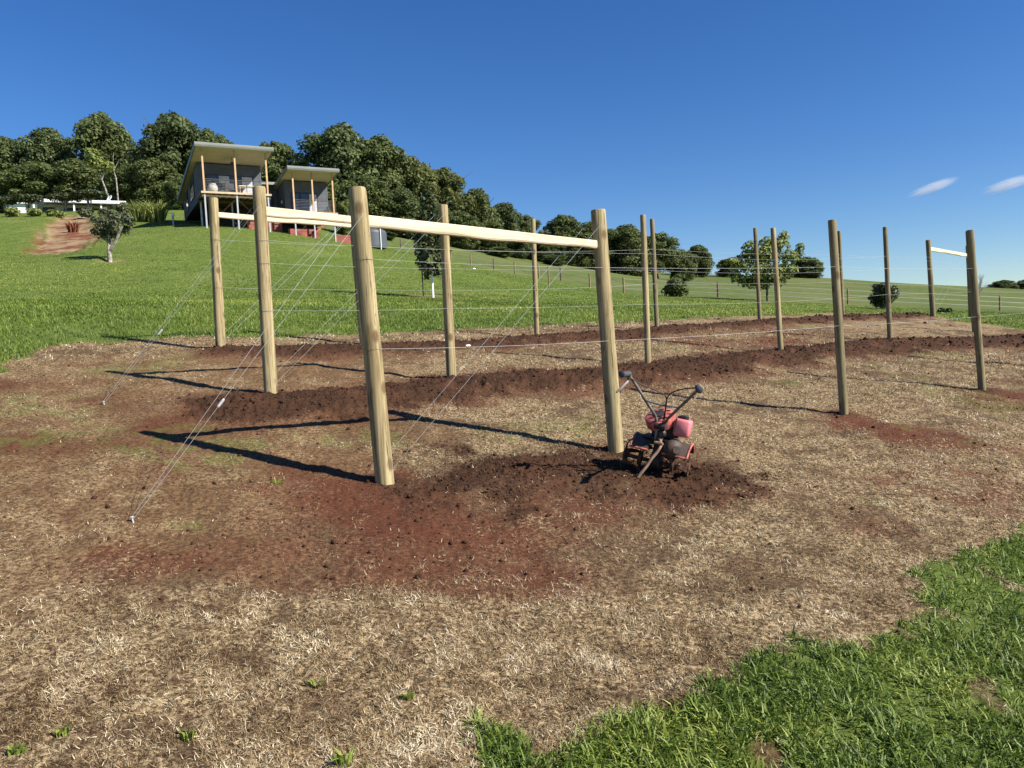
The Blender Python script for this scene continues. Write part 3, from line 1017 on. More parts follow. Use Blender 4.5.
        rim = [(x1 + s * 0.004, 0.03 - math.cos(math.radians(a)) * 0.203, 0.135 + math.sin(math.radians(a)) * 0.2) for a in range(32, 146, 8)]
        m = MB(); m.tube(rim, 0.008, 8)
        edge = [(x0 + (x1 - x0) * k / 6, 0.03 - math.cos(math.radians(32)) * 0.2, 0.135 + math.sin(math.radians(32)) * 0.2) for k in range(7)]
        m.tube(edge, 0.008, 8)
        m.build('rim', MAT['rimpaint'], f, True)
    # belt cover, dark rounded drum on the right
    d = MB(); d.lathe([(0.045, -0.03), (0.068, -0.02), (0.074, 0.0), (0.074, 0.03), (0.062, 0.048), (0.03, 0.06), (0.028, 0.066)], (0.125, -0.10, 0.285), 22, (0.5, -0.75, 0.1))
    d.build('belt_cover', MAT['grey_guard'], root, True)
    # handle column and handlebars
    h = MB(); h.box((0.0, -0.085, 0.40), (0.05, 0.035, 0.22), None, 0.008)
    h.box((0.0, -0.10, 0.47), (0.09, 0.05, 0.03), None, 0.008)
    h.lathe([(0.018, -0.045), (0.026, -0.04), (0.026, 0.04), (0.018, 0.045)], (0, -0.12, 0.44), 12, (1, 0, 0))
    h.build('handle_bracket', MAT['black_metal'], root, True)
    ends = {-1: (-0.255, -0.50, 0.80), 1: (0.285, -0.50, 0.80)}
    for s in (-1, 1):
        ex, ey, ez = ends[s]
        pts = [Vector((s * 0.022, -0.09, 0.33)), Vector((s * 0.024, -0.10, 0.44)), Vector((s * 0.05, -0.14, 0.515)), Vector((ex * 0.86, ey * 0.80, ez * 0.955)), Vector((ex * 0.96, ey * 0.92, ez)), Vector((ex, ey - 0.05, ez + 0.004))]
        hb = MB(); hb.tube(pts, 0.0115, 10); hb = hb.build('handlebar', MAT['handle_steel'], root, True)
        gp = MB()
        a = pts[-1]; dr = Vector((ex * 0.25, -0.30, -0.02)).normalized()
        gp.tube([a - dr * 0.075, a - dr * 0.07, a - dr * 0.04, a + dr * 0.02, a + dr * 0.05, a + dr * 0.056], [0.017, 0.024, 0.020, 0.021, 0.025, 0.015], 12)
        gp.build('grip', MAT['rubber'], hb, True)
        lv = MB()
        if s < 0:
            q0 = pts[-2]
            lv.tube([q0 + Vector((0.005, 0, -0.015)), q0 + Vector((0.005, -0.02, -0.05)), q0 + Vector((-0.02, -0.06, -0.10)), q0 + Vector((-0.045, -0.09, -0.14))], [0.009, 0.011, 0.012, 0.008], 8)
            lv.box(tuple(q0 + Vector((0.01, -0.01, -0.012))), (0.035, 0.035, 0.03), None, 0.008)
            lv.build('clutch_lever', MAT['handle_steel'], hb, True)
        else:
            q0 = pts[-2]
            lv.box(tuple(q0 + Vector((-0.012, 0.03, 0.002))), (0.03, 0.05, 0.035), None, 0.008)
            lv.build('throttle_switch', MAT['black_metal'], hb, True)
    MB().tube([(-0.115, -0.27, 0.625), (0.0, -0.275, 0.615), (0.125, -0.27, 0.625)], 0.008, 8).build('crossbar', MAT['handle_steel'], root, True)
    def curve(pts, n=24):
        out = []
        P = [Vector(p) for p in pts]; P = [P[0]] + P + [P[-1]]
        for i in range(1, len(P) - 2):
            for k in range(n // (len(P) - 3)):
                t_ = k / (n // (len(P) - 3))
                out.append(0.5 * ((2 * P[i]) + (P[i + 1] - P[i - 1]) * t_ + (2 * P[i - 1] - 5 * P[i] + 4 * P[i + 1] - P[i + 2]) * t_ ** 2 + (3 * P[i] - P[i - 1] - 3 * P[i + 1] + P[i + 2]) * t_ ** 3))
        return out + [P[-1]]
    MB().tube(curve([(0.25, -0.44, 0.80), (0.16, -0.40, 0.775), (0.06, -0.36, 0.71), (0.035, -0.26, 0.60), (0.03, -0.12, 0.47)]), 0.005, 6).build('throttle_cable', MAT['black_metal'], root, True)
    MB().tube(curve([(-0.23, -0.45, 0.78), (-0.12, -0.42, 0.74), (0.0, -0.38, 0.715), (0.04, -0.30, 0.66), (0.02, -0.16, 0.50), (0.01, -0.07, 0.40)]), 0.005, 6).build('clutch_cable', MAT['black_metal'], root, True)
    st = MB(); st.tube(curve([(0.01, -0.10, 0.345), (0.035, -0.13, 0.30), (0.03, -0.155, 0.26), (-0.005, -0.18, 0.19), (-0.03, -0.205, 0.12), (-0.075, -0.24, 0.02), (-0.09, -0.25, -0.05)]), 0.0125, 8)
    st.tube([(-0.02, -0.115, 0.31), (0.05, -0.135, 0.31)], 0.012, 8)
    st.build('depth_stake', MAT['stake_steel'], root, True)


make_tiller()


# ------------------------------------------------------------------ the pole house on the hill
MAT['cladding'] = simple('slate_grey_cladding', (0.080, 0.088, 0.104), 0.7, 0, 0.12, 2)
MAT['soffit'] = simple('cream_soffit', (0.50, 0.44, 0.32), 0.7, 0, 0.06, 1)
MAT['fascia'] = simple('pale_green_fascia', (0.185, 0.195, 0.175), 0.5, 0, 0.06, 1)
MAT['roof'] = simple('green_grey_roof_sheet', (0.22, 0.25, 0.21), 0.5, 0.1, 0.1, 1)
MAT['deckpost'] = simple('oiled_timber_post', (0.50, 0.32, 0.17), 0.6, 0, 0.15, 2)
MAT['steelpost'] = simple('galvanised_steel_post', (0.36, 0.37, 0.38), 0.45, 0.3, 0.1, 2)
MAT['decking'] = simple('pale_deck_timber', (0.46, 0.36, 0.23), 0.7, 0, 0.15, 3)
MAT['joist'] = simple('dark_deck_joist', (0.10, 0.07, 0.045), 0.8, 0, 0.2, 3)
MAT['redwall'] = simple('red_brown_sleeper_wall', (0.27, 0.085, 0.06), 0.8, 0, 0.25, 2)
MAT['underfloor_shade'] = simple('undercroft_shade', (0.03, 0.028, 0.027), 0.9, 0, 0.2, 2)  # near-black: the shade under the floors is put into the wall colour
MAT['white'] = simple('white_paint', (0.80, 0.80, 0.78), 0.5, 0, 0.04, 2)
MAT['curtain'] = simple('pale_curtain', (0.42, 0.42, 0.46), 0.8, 0, 0.12, 6)
MAT['frame'] = simple('dark_window_frame', (0.03, 0.032, 0.036), 0.4, 0, 0.1, 4)
MAT['tank'] = simple('blue_grey_poly_tank', (0.075, 0.085, 0.10), 0.5, 0, 0.1, 2)
MAT['terracotta'] = simple('pale_garden_pot', (0.42, 0.39, 0.34), 0.6, 0, 0.1, 6)
t = NT('window_glass'); MAT['glass'] = t.done((0.03, 0.04, 0.055), 0.06, 0, None, 0.6)


def pbox(name, mat, parent, x0, x1, y0, y1, z0, z1, bev=0.0):
    return MB().box(((x0 + x1) / 2, (y0 + y1) / 2, (z0 + z1) / 2), (x1 - x0, y1 - y0, z1 - z0), None, bev).build(name, mat, parent)


def roof_slab(parent, x0, x1, y0, y1, zf, zr, th=0.38):
    """single pitch roof: roof sheet on top, soffit below, fascia round the edge"""
    sl = (zr - zf) / (y1 - y0)
    rf = MB()
    n = int((x1 - x0) / 0.25)
    vs, fs = [], []
    for i in range(n * 2 + 1):
        x = x0 + (x1 - x0) * i / (n * 2)
        r = 0.03 * (i % 2)
        vs += [(x, y0, zf + r), (x, y1, zr + r)]
    for i in range(n * 2):
        fs.append((2 * i, 2 * i + 2, 2 * i + 3, 2 * i + 1))
    rf.add(vs, fs)
    rf.prism([(y0, zf - 0.02), (y1, zr - 0.02), (y1, zr - th * .5), (y0, zf - th * .5)], 0, x0 + 0.02, x1 - 0.02)
    roof = rf.build('roof', MAT['roof'], parent)
    so_ = MB().prism([(y0 + .04, zf - th * .5 - 0.003), (y1 - .04, zr - th * .5 - 0.003), (y1 - .04, zr - th + 0.05), (y0 + .04, zf - th + 0.05)], 0, x0 + 0.05, x1 - 0.05)
    so_.build('soffit', MAT['soffit'], roof)
    fa = MB()
    fa.prism([(y0 - 0.12, zf - 0.05), (y0 - 0.003, zf + 0.06), (y0 - 0.003, zf - th), (y0 - 0.07, zf - th), (y0 - 0.12, zf - th + 0.14)], 0, x0 - 0.05, x1 + 0.05)
    for xa, xb in ((x0 - 0.05, x0 + 0.015), (x1 - 0.015, x1 + 0.05)):
        fa.prism([(y0, zf + 0.05), (y1, zr + 0.05), (y1, zr - th), (y0, zf - th)], 0, xa, xb)
    fa.build('fascia', MAT['fascia'], roof)
    return roof


def sliding_door(parent, x0, x1, y, z0, z1, leaves, curtains=()):
    d = pbox('sliding_door', MAT['frame'], parent, x0 - .06, x1 + .06, y - 0.05, y + 0.06, z0, z1 + .06)
    w = (x1 - x0) / leaves
    for i in range(leaves):
        pbox('pane', MAT['curtain'] if i in curtains else MAT['glass'], d, x0 + w * i + 0.05, x0 + w * (i + 1) - 0.05, y - 0.075, y - 0.052, z0 + 0.08, z1 - 0.04)
    return d


def railing(parent, pts, z, h=1.0):
    r = MB()
    rails = MB()
    for (xa, ya), (xb, yb) in zip(pts[:-1], pts[1:]):
        n = max(1, int(math.hypot(xb - xa, yb - ya) / 1.25))
        for i in range(n + 1):
            x, y = xa + (xb - xa) * i / n, ya + (yb - ya) * i / n
            r.box((x, y, z + h / 2), (0.045, 0.045, h))
        for k in range(1, 8):
            zz = z + h * k / 8
            rails.tube([(xa, ya, zz), (xb, yb, zz)], 0.006, 5)
        r.tube([(xa, ya, z + h), (xb, yb, z + h)], 0.032, 8)
    o = r.build('railing', MAT['joist'], parent)
    rails.build('railing_wires', MAT['steelpost'], o)
    return o


def pole_house():
    d = 62.0
    p = at(207, 227.6, d)
    root = empty('pole_house', p, math.radians(29))
    tag(root, 'slate grey two pavilion house on tall poles with skillion roofs, top of the slope', 'house')
    # ground height in house axes
    ca, sa = math.cos(math.radians(29)), math.sin(math.radians(29))
    def gl(x, y):
        return gz(p[0] + x * ca - y * sa, p[1] + x * sa + y * ca) - p[2]
    # ---- left pavilion
    zd = 2.9
    roof_slab(root, -0.55, 5.5, -0.6, 13.6, 6.6, 4.7, 0.30)
    dk = MB()
    for i in range(20):
        y = -0.12 + 0.145 * i
        dk.box((2.48, y + 0.06, zd - 0.015), (5.5, 0.135, 0.03))
    dk = dk.build('deck', MAT['decking'], root)
    pbox('edge_board', MAT['decking'], dk, -0.27, 5.24, -0.165, -0.125, zd - 0.16, zd)
    j = MB()
    for i in range(12):
        j.box((-0.2 + 0.485 * i, 1.4, zd - 0.14), (0.05, 3.0, 0.2))
    j.box((2.48, 0.0, zd - 0.33), (5.4, 0.08, 0.18)); j.box((2.48, 2.5, zd - 0.33), (5.4, 0.08, 0.18))
    j.build('joists', MAT['joist'], dk)
    for x in (0.0, 2.48, 4.97):
        zr = 6.6 - 0.30 - 0.06
        po = pbox('deck_post', MAT['deckpost'], root, x - 0.065, x + 0.065, -0.06, 0.06, zd + 0.002, zr)
        pbox('steel_leg', MAT['steelpost'], po, x - 0.06, x + 0.06, -0.055, 0.055, gl(x, 0) - 0.3, zd - 0.002)
    for x in (0.0, 2.48, 4.97):
        pbox('stump', MAT['steelpost'], root, x - 0.06, x + 0.06, 2.44, 2.56, gl(x, 2.5) - 0.3, zd - 0.42)
    railing(root, [(0.1, 0.02), (4.9, 0.02)], zd, 1.0)
    # walls: side wall follows the slope at its foot
    g0 = gl(-0.1, 13)
    MB().prism([(2.8, zd - 0.25), (2.8, 5.8), (13.0, 4.38), (13.0, min(g0, zd - .3) - 0.3), (11.0, zd - 0.3)], 0, -0.10, 0.05).build('wall', MAT['cladding'], root)
    MB().prism([(2.8, zd - 0.25), (2.8, 5.8), (13.0, 4.38), (13.0, zd - 0.25)], 0, 4.95, 5.10).build('wall', MAT['cladding'], root)
    fwall = MB()
    fwall.box((2.5, 2.88, 5.33), (4.895, 0.14, 0.86)); fwall.box((0.30, 2.88, 3.9), (0.49, 0.14, 1.995)); fwall.box((4.70, 2.88, 3.9), (0.49, 0.14, 1.995))
    fwall.build('wall', MAT['cladding'], root)
    pbox('floor', MAT['joist'], root, 0.06, 4.94, 2.97, 12.9, zd - 0.3, zd - 0.02)
    pbox('wall', MAT['cladding'], root, 0.052, 4.948, 12.86, 12.99, zd - 0.01, 4.36)
    sliding_door(root, 0.62, 4.38, 2.86, zd + 0.02, 4.85, 4, (1, 3))
    for (y0, y1, z0, z1) in ((5.0, 7.2, 3.3, 5.35), (9.2, 10.4, 3.0, 4.75)):
        wn = MB().box((-0.13, (y0 + y1) / 2, (z0 + z1) / 2), (0.05, y1 - y0, z1 - z0)).build('window', MAT['frame'], root)
        MB().box((-0.163, (y0 + y1) / 2, (z0 + z1) / 2), (0.012, y1 - y0 - 0.16, z1 - z0 - 0.16)).build('pane', MAT['glass'], wn)
    # ceiling fan under the left soffit
    fn = MB(); fn.tube([(2.5, 1.3, 6.1), (2.5, 1.3, 5.55)], 0.02, 6); fn.lathe([(0.05, 0), (0.10, 0.02), (0.10, 0.10), (0.05, 0.12)], (2.5, 1.3, 5.45), 12)
    for k in range(3):
        a = k * 2 * PI / 3 + 0.3
        fn.box((2.5 + 0.38 * math.cos(a), 1.3 + 0.38 * math.sin(a), 5.5), (0.12 + 0.5 * abs(math.cos(a)), 0.12 + 0.5 * abs(math.sin(a)), 0.012))
    fn.build('ceiling_fan', MAT['frame'], root)
    # ---- link between pavilions
    pbox('link_roof', MAT['roof'], root, 5.12, 7.0, 4.3, 9.5, 4.62, 4.85)
    pbox('wall', MAT['cladding'], root, 5.12, 6.86, 5.0, 5.14, 1.4, 4.6)
    lw = pbox('window', MAT['frame'], root, 5.4, 6.5, 4.94, 4.998, 1.9, 3.9)
    pbox('pane', MAT['glass'], lw, 5.5, 6.4, 4.92, 4.938, 2.0, 3.8)
    # ---- right pavilion
    zq = 1.55
    roof_slab(root, 6.6, 10.95, -0.6, 10.5, 5.2, 4.1, 0.28)
    dk = MB()
    for i in range(16):
        y = -0.12 + 0.145 * i
        dk.box((8.8, y + 0.06, zq - 0.015), (4.0, 0.135, 0.03))
    dk = dk.build('deck', MAT['decking'], root)
    pbox('edge_board', MAT['decking'], dk, 6.8, 10.8, -0.165, -0.125, zq - 0.24, zq)
    j = MB()
    for i in range(9):
        j.box((6.9 + 0.475 * i, 1.1, zq - 0.14), (0.05, 2.4, 0.2))
    j.build('joists', MAT['joist'], dk)
    for x in (7.1, 8.73, 10.5):
        zr = 5.2 - 0.28 - 0.06
        po = pbox('deck_post', MAT['deckpost'], root, x - 0.06, x + 0.06, -0.06, 0.06, zq + 0.002, zr)
        pbox('steel_leg', MAT['steelpost'], po, x - 0.055, x + 0.055, -0.05, 0.05, gl(x, 0) - 0.3, zq - 0.002)
    railing(root, [(7.1, 0.02), (10.5, 0.02)], zq, 1.0)
    railing(root, [(10.7, 0.1), (10.7, 2.1)], zq, 1.0)
    MB().prism([(2.2, zq - 0.25), (2.2, 4.6), (10.0, 3.82), (10.0, gl(6.9, 10) - .2), (7, zq - .25)], 0, 6.87, 7.0).build('wall', MAT['cladding'], root)
    MB().prism([(2.2, zq - 0.25), (2.2, 4.6), (10.0, 3.82), (10.0, zq - 0.25)], 0, 10.55, 10.68).build('wall', MAT['cladding'], root)
    fwall = MB()
    fwall.box((8.775, 2.28, 4.11), (3.545, 0.14, 0.96)); fwall.box((7.19, 2.28, 2.59), (0.375, 0.14, 2.07)); fwall.box((10.15, 2.28, 2.59), (0.795, 0.14, 2.07))
    fwall.build('wall', MAT['cladding'], root)
    pbox('wall', MAT['cladding'], root, 7.002, 10.548, 9.86, 9.99, zq - 0.01, 3.80)
    pbox('floor', MAT['joist'], root, 7.01, 10.54, 2.37, 9.85, zq - 0.3, zq - 0.02)
    sliding_door(root, 7.45, 9.7, 2.26, zq + 0.02, 3.55, 3, (2,))
    lm = MB(); lm.box((6.82, 3.2, 2.9), (0.09, 0.16, 0.24), None, 0.02); lm.build('wall_lamp', MAT['white'], root)
    # ---- under the floors
    pbox('undercroft_wall', MAT['underfloor_shade'], root, 0.3, 10.4, 5.2, 5.34, min(gl(0.3, 5.2), gl(10.4, 5.2)) - 0.4, 1.25)
    pbox('undercroft_wall', MAT['underfloor_shade'], root, 0.3, 4.9, 5.2, 5.34, 1.252, 2.58)
    for (x0, x1, y, zt) in ((3.5, 6.4, 1.9, 0.9), (6.6, 9.2, 0.6, 0.18), (10.7, 13.4, 0.9, -0.2)):
        w_ = MB()
        zb = min(gl(x0, y), gl(x1, y)) - 0.3
        n = max(2, int((zt - zb) / 0.2))
        for k in range(n):
            w_.box(((x0 + x1) / 2, y, zb + (zt - zb) * (k + 0.5) / n), (x1 - x0, 0.08, (zt - zb) / n - 0.012))
        w_.build('sleeper_wall', MAT['redwall'], root)
    for (xa, xb, za, zb, y) in ((0.05, 2.4, 0.1, 2.4, 0.02), (2.5, 4.9, 0.1, 2.4, 0.02), (0.05, 2.4, 2.4, 0.3, 0.02), (2.5, 4.9, 2.4, 0.0, 0.02), (7.1, 8.7, -0.6, 1.2, 0.02), (7.1, 8.7, 1.2, -0.6, 0.02), (8.8, 10.5, 1.2, -0.7, 0.02), (8.8, 10.5, -0.7, 1.2, 0.02)):
        MB().tube([(xa, y + (0.03 if zb > za else 0), za), (xb, y + (0.03 if zb > za else 0), zb)], 0.012, 5).build('cross_brace', MAT['joist'], root)
    stp = MB()
    for k in range(8):
        stp.box((9.7 - 0.05 * k, 0.55 - 0.0 * k, 1.35 - 0.28 * k), (0.9, 0.26, 0.04))
    stp = MB()
    for k in range(8):
        stp.box((10.15 - 0.27 * k, 0.6, 1.35 - 0.27 * k), (0.26, 0.8, 0.04))
    stp.prism([(10.35, 1.45), (10.35, 1.2), (8.2, -0.95), (8.2, -0.7)], 1, 0.17, 0.21)
    stp.build('stairs', MAT['redwall'], root)
    # things on the left deck
    def P(x, y, z):
        return (p[0] + x * ca - y * sa, p[1] + x * sa + y * ca, p[2] + z)
    pot = empty('garden_pot', P(0.75, 0.7, zd), math.radians(29))
    tag(pot, 'large pale round pot standing at the left end of the upper deck', 'pot')
    MB().lathe([(0.18, 0.0), (0.33, 0.12), (0.42, 0.34), (0.38, 0.58), (0.26, 0.72), (0.28, 0.78), (0.24, 0.78), (0.22, 0.7)], (0, 0, 0), 22).build('pot_body', MAT['terracotta'], pot, True)
    lf = MB()
    for k in range(16):
        a = k * 2.4; l = 0.35 + 0.02 * k
        lf.tube([(0, 0, 0.7), (0.4 * l * math.cos(a), 0.4 * l * math.sin(a), 0.95), (l * math.cos(a), l * math.sin(a), 0.95 + 0.1 * math.sin(3 * a))], [0.02, 0.03, 0.004], 4)
    lf.build('foliage', MAT['leaf_dark'], pot)
    tb = empty('deck_table', P(3.55, 1.0, zd), math.radians(29))
    tag(tb, 'pale table on the upper deck beside its middle post', 'table')
    MB().box((0, 0, 0.73), (1.5, 0.8, 0.05), None, 0.01).build('table_top', MAT['white'], tb)
    for sx in (-.65, .65):
        for sy in (-.32, .32):
            MB().box((sx, sy, 0.353), (0.06, 0.06, 0.70)).build('leg', MAT['deckpost'], tb)
    for nm, x, rz, lb in (('deck_chair', 2.35, 0.2, 'dark chair on the upper deck left of the pale table'), ('deck_chair', 1.55, -0.3, 'dark chair on the upper deck next to the round pot')):
        c = empty(nm, P(x, 1.1, zd), math.radians(29) + rz)
        tag(c, lb, 'chair', 'dark chairs on the upper deck')
        MB().box((0, 0, 0.45), (0.48, 0.46, 0.05), None, 0.01).build('seat', MAT['frame'], c)
        MB().box((0, 0.22, 0.76), (0.46, 0.04, 0.44), None, 0.01).build('backrest', MAT['frame'], c)
        for sx in (-.2, .2):
            for sy in (-.19, .19):
                MB().tube([(sx, sy, 0), (sx, sy, 0.43)], 0.02, 6).build('leg', MAT['frame'], c)
    # ---- water tank by the right pavilion
    tp = at(370, 245, 70.5)
    tk = empty('water_tank', (tp[0], tp[1], gz(tp[0], tp[1]) - 0.1), math.radians(29))
    tag(tk, 'dark blue grey round shouldered water tank right of the pole house', 'water tank')
    b = MB()
    b.lathe([(1.55, 0.0)] + [(1.55 + 0.012 * (k % 2), 0.08 + 0.07 * k) for k in range(18)] + [(1.53, 1.40), (1.45, 1.54), (1.28, 1.63), (0.7, 1.74), (0.3, 1.77)], (0, 0, 0), 40)
    b = b.build('tank_body', MAT['tank'], tk, True)
    MB().lathe([(0.3, 0), (0.3, 0.06), (0.26, 0.08)], (0, 0, 1.77), 20).build('lid', MAT['frame'], b, True)
    for a in (-115, -62):
        x, y = 1.63 * math.cos(math.radians(a - 10)), 1.63 * math.sin(math.radians(a - 10))
        MB().tube([(x, y, -0.3), (x, y, 2.0)], 0.045, 8).build('downpipe', MAT['white'], tk, True)
    # ---- marker post left of the house
    q = at(173, 218, 66)
    mp = empty('bollard_light', (q[0], q[1], gz(q[0], q[1])))
    tag(mp, 'short pale post light left of the pole house', 'post light')
    MB().lathe([(0.07, -0.1), (0.07, 0.75), (0.06, 0.78)], (0, 0, 0), 12).build('stem', MAT['steelpost'], mp, True)
    MB().lathe([(0.10, 0.78), (0.13, 0.8), (0.13, 1.0), (0.06, 1.06)], (0, 0, 0), 12).build('head', MAT['white'], mp, True)


pole_house()


def white_house():
    d = 96.0
    p = at(80, 213, d)
    gzv = gz(p[0], p[1])
    root = empty('white_house', (p[0], p[1], gzv - 0.2), math.radians(25))
    tag(root, 'low white house with a pale metal roof among trees at far left', 'house')
    k = d / F
    dz = (at(80, 213, d)[2] - gzv) + 0.2   # lift so the eaves sit where they are seen
    ze = dz + 1.15
    pbox('wall', MAT['white'], root, -8.2, 4.9, 2.4, 7.0, -1.5, ze + 0.25)
    pbox('wall', MAT['white'], root, -8.0, -4.6, 0.6, 2.398, -1.5, ze - 0.1)
    r = MB()
    r.prism([(-0.1, ze), (-0.1, ze + 0.16), (3.6, ze + 1.15), (7.4, ze + 0.25), (7.4, ze + 0.05), (3.6, ze + 0.95)], 0, -5.2, 5.2)
    r.prism([(0.2, ze - 0.12), (0.2, ze + 0.02), (2.39, ze + 0.2), (2.39, ze + 0.06)], 0, -8.6, -5.25)
    r = r.build('roof', MAT['white'], root)
    MB().tube([(-5.2, -0.16, ze + 0.06), (5.2, -0.16, ze + 0.06)], 0.07, 8).build('gutter', MAT['fascia'], r)
    for x in (-4.9, -0.6, 2.4, 4.9):
        pbox('verandah_post', MAT['white'], root, x - 0.09, x + 0.09, 0.02, 0.2, -1.5, ze - 0.002)
    for (a, b) in ((-4.2, -2.9), (-1.9, 0.6), (1.2, 3.6)):
        wn = pbox('window', MAT['frame'], root, a, b, 2.33, 2.398, ze - 2.1, ze - 0.15)
        pbox('pane', MAT['glass'], wn, a + .08, b - .08, 2.31, 2.328, ze - 2.0, ze - 0.25)
    dish = MB(); q = Vector((-0.75, -0.4, 0.55)).normalized()
    dish.lathe([(0.02, -0.10), (0.25, -0.06), (0.42, 0.03), (0.45, 0.09), (0.42, 0.07), (0.22, -0.02), (0.02, -0.05)], (3.4, 1.2, ze + 1.0), 20, q)
    dish.tube([(3.4, 1.2, ze + 0.9), (3.5, 1.3, ze + 0.3)], 0.03, 6)
    dish.build('satellite_dish', MAT['white'], r, True)


white_house()


# ------------------------------------------------------------------ trees and shrubs
def crown_mesh(name, blobs, n, leaf, seed, aspect=1.7, fill=0.32, up=0.35):
    """many small leaf clusters on the skins of irregular clumps"""
    g = np.random.default_rng(seed)
    B = np.array(blobs)                        # x y z rx ry rz
    area = B[:, 3] * B[:, 4] + B[:, 4] * B[:, 5]
    idx = g.choice(len(B), n, p=area / area.sum())
    dv = g.normal(0, 1, (n, 3)); dv /= np.linalg.norm(dv, axis=1)[:, None]
    dv[:, 2] = np.where((dv[:, 2] < -0.2) & (g.uniform(0, 1, n) < 0.5), -dv[:, 2], dv[:, 2])
    rad = np.where(g.uniform(0, 1, n) < fill, g.uniform(0.3, 0.9, n), g.normal(1.0, 0.10, n))
    rad *= 0.86 + 0.28 * vnoise(dv[:, 0] * 3 + idx * 7.1, dv[:, 1] * 3 + dv[:, 2] * 2 + idx * 3.3, seed)
    C = B[idx, :3] + dv * B[idx, 3:] * rad[:, None]
    N = dv + g.normal(0, 0.55, (n, 3)) + np.array([0, 0, up]); N /= np.linalg.norm(N, axis=1)[:, None]
    t = np.cross(N, g.normal(0, 1, (n, 3))); t /= np.linalg.norm(t, axis=1)[:, None]
    b = np.cross(N, t)
    s = leaf * g.uniform(0.6, 1.35, n)[:, None]
    V = np.stack([C - t * s * aspect * .5, C - b * s * .5 + N * s * .12, C + t * s * aspect * .5, C + b * s * .5 + N * s * .12], 1).reshape(-1, 3)
    Fc = np.arange(n * 4).reshape(-1, 4)
    blob_t = g.uniform(-0.22, 0.22, len(B))
    tint = np.clip(g.normal(0.45, 0.2, n) + blob_t[idx], 0, 1)
    return np_mesh(name, V, Fc, tint)


def big_blobs(seed, h=12.0, r=5.0, n=58, lo=0.10, shape='round'):
    g = random.Random(seed)
    out = []
    lobes = [(g.uniform(0, 6.28), g.uniform(0.55, 1.0), g.uniform(0.35, 0.95)) for _ in range(5)]
    for i in range(n):
        z = lo + (1 - lo) * (i + 0.5) / n
        u = (z - lo) / (1 - lo)
        if shape == 'round':
            pr = max(0.03, 1 - (max(0, u - 0.35) / 0.65) ** 2.4) ** 0.5 * (0.82 + 0.18 * min(1, u * 3))
        elif shape == 'cone':
            pr = (1 - u) ** 0.75 * min(1, 0.35 + u * 4)
        else:
            pr = math.sqrt(max(0.05, 1 - (2 * u - 1) ** 2))
        a = i * 2.39996 + g.uniform(-.5, .5)
        k = g.uniform(0.35, 0.92)
        k *= 0.82 + 0.36 * max(0, max(math.cos(a - l[0]) * l[1] for l in lobes))
        br = r * g.uniform(0.15, 0.34) * (0.55 + 0.45 * pr)
        rr = max(0.0, r * pr * k - br * 0.35)
        zz = h * z - br * 0.55 * (u > .8)
        out.append((rr * math.cos(a), rr * math.sin(a), zz, br, br * g.uniform(.85, 1.1), br * g.uniform(.7, .95)))
    return out


def trunk_mesh(h, r0, seed, limbs=6, top=0.75, spread=0.35, lean=0.0):
    g = random.Random(seed)
    mb = MB()
    pts = [Vector((lean * h * (i / 6) ** 1.5 + g.uniform(-1, 1) * r0 * .5 * (i > 0), g.uniform(-1, 1) * r0 * .5 * (i > 0), -0.4 + (h * top + 0.4) * i / 6)) for i in range(7)]
    mb.tube(pts, [r0 * (1.25 if i == 0 else 1) * (1 - 0.11 * i) for i in range(7)], 9)
    for k in range(limbs):
        i = 2 + k % 4
        a = k * 2.4 + g.uniform(-.4, .4); p = pts[i]
        L = h * spread * g.uniform(.7, 1.2)
        q = p + Vector((math.cos(a) * L * .5, math.sin(a) * L * .5, L * .45)); e = p + Vector((math.cos(a) * L, math.sin(a) * L, L * .8))
        rr = r0 * (1 - 0.11 * i) * 0.55
        mb.tube([p, q, e], [rr, rr * .7, rr * .3], 6)
    return mb


PROTO = []
for s in range(7):
    bl = big_blobs(100 + s, 12.0, 5.0, 96 if s < 5 else 60, 0.0 if s < 5 else 0.2)
    cm = crown_mesh('crown', bl, 26000 if s < 5 else 15000, 0.27, 200 + s)
    tm = trunk_mesh(12, 0.30, 300 + s)
    PROTO.append((cm, tm))


def put_tree(name, px, ytop, d, halfw, variant, label, cat='tree', group=None, mat='leaf_wood', bark='bark', yb=None):
    """stand a tree on the terrain d metres out, as tall and wide as it is seen"""
    p = at(px, ytop, d)
    zb = gz(p[0], p[1]) if yb is None else at(px, yb, d)[2]
    h = p[2] - zb; w = halfw * d / F * (1.22 if group else 1)
    root = empty(name, (p[0], p[1], zb), random.uniform(0, 6.28))
    tag(root, label, cat, group)
    cm, tm = PROTO[variant]
    global _TM
    c = bpy.data.objects.new('crown', cm); COL.objects.link(c); c.parent = root
    if not cm.materials: cm.materials.append(MAT['leaf_wood'])
    if mat != 'leaf_wood':
        c.material_slots[0].link = 'OBJECT'; c.material_slots[0].material = MAT[mat]
    if isinstance(tm, MB):
        o = tm.build('trunk', MAT[bark], root, True)
        PROTO[variant] = (cm, o.data)
    else:
        o = bpy.data.objects.new('trunk', tm); COL.objects.link(o); o.parent = root
    root.scale = (w / 5.0, w / 5.0, h / 12.0)
    return root


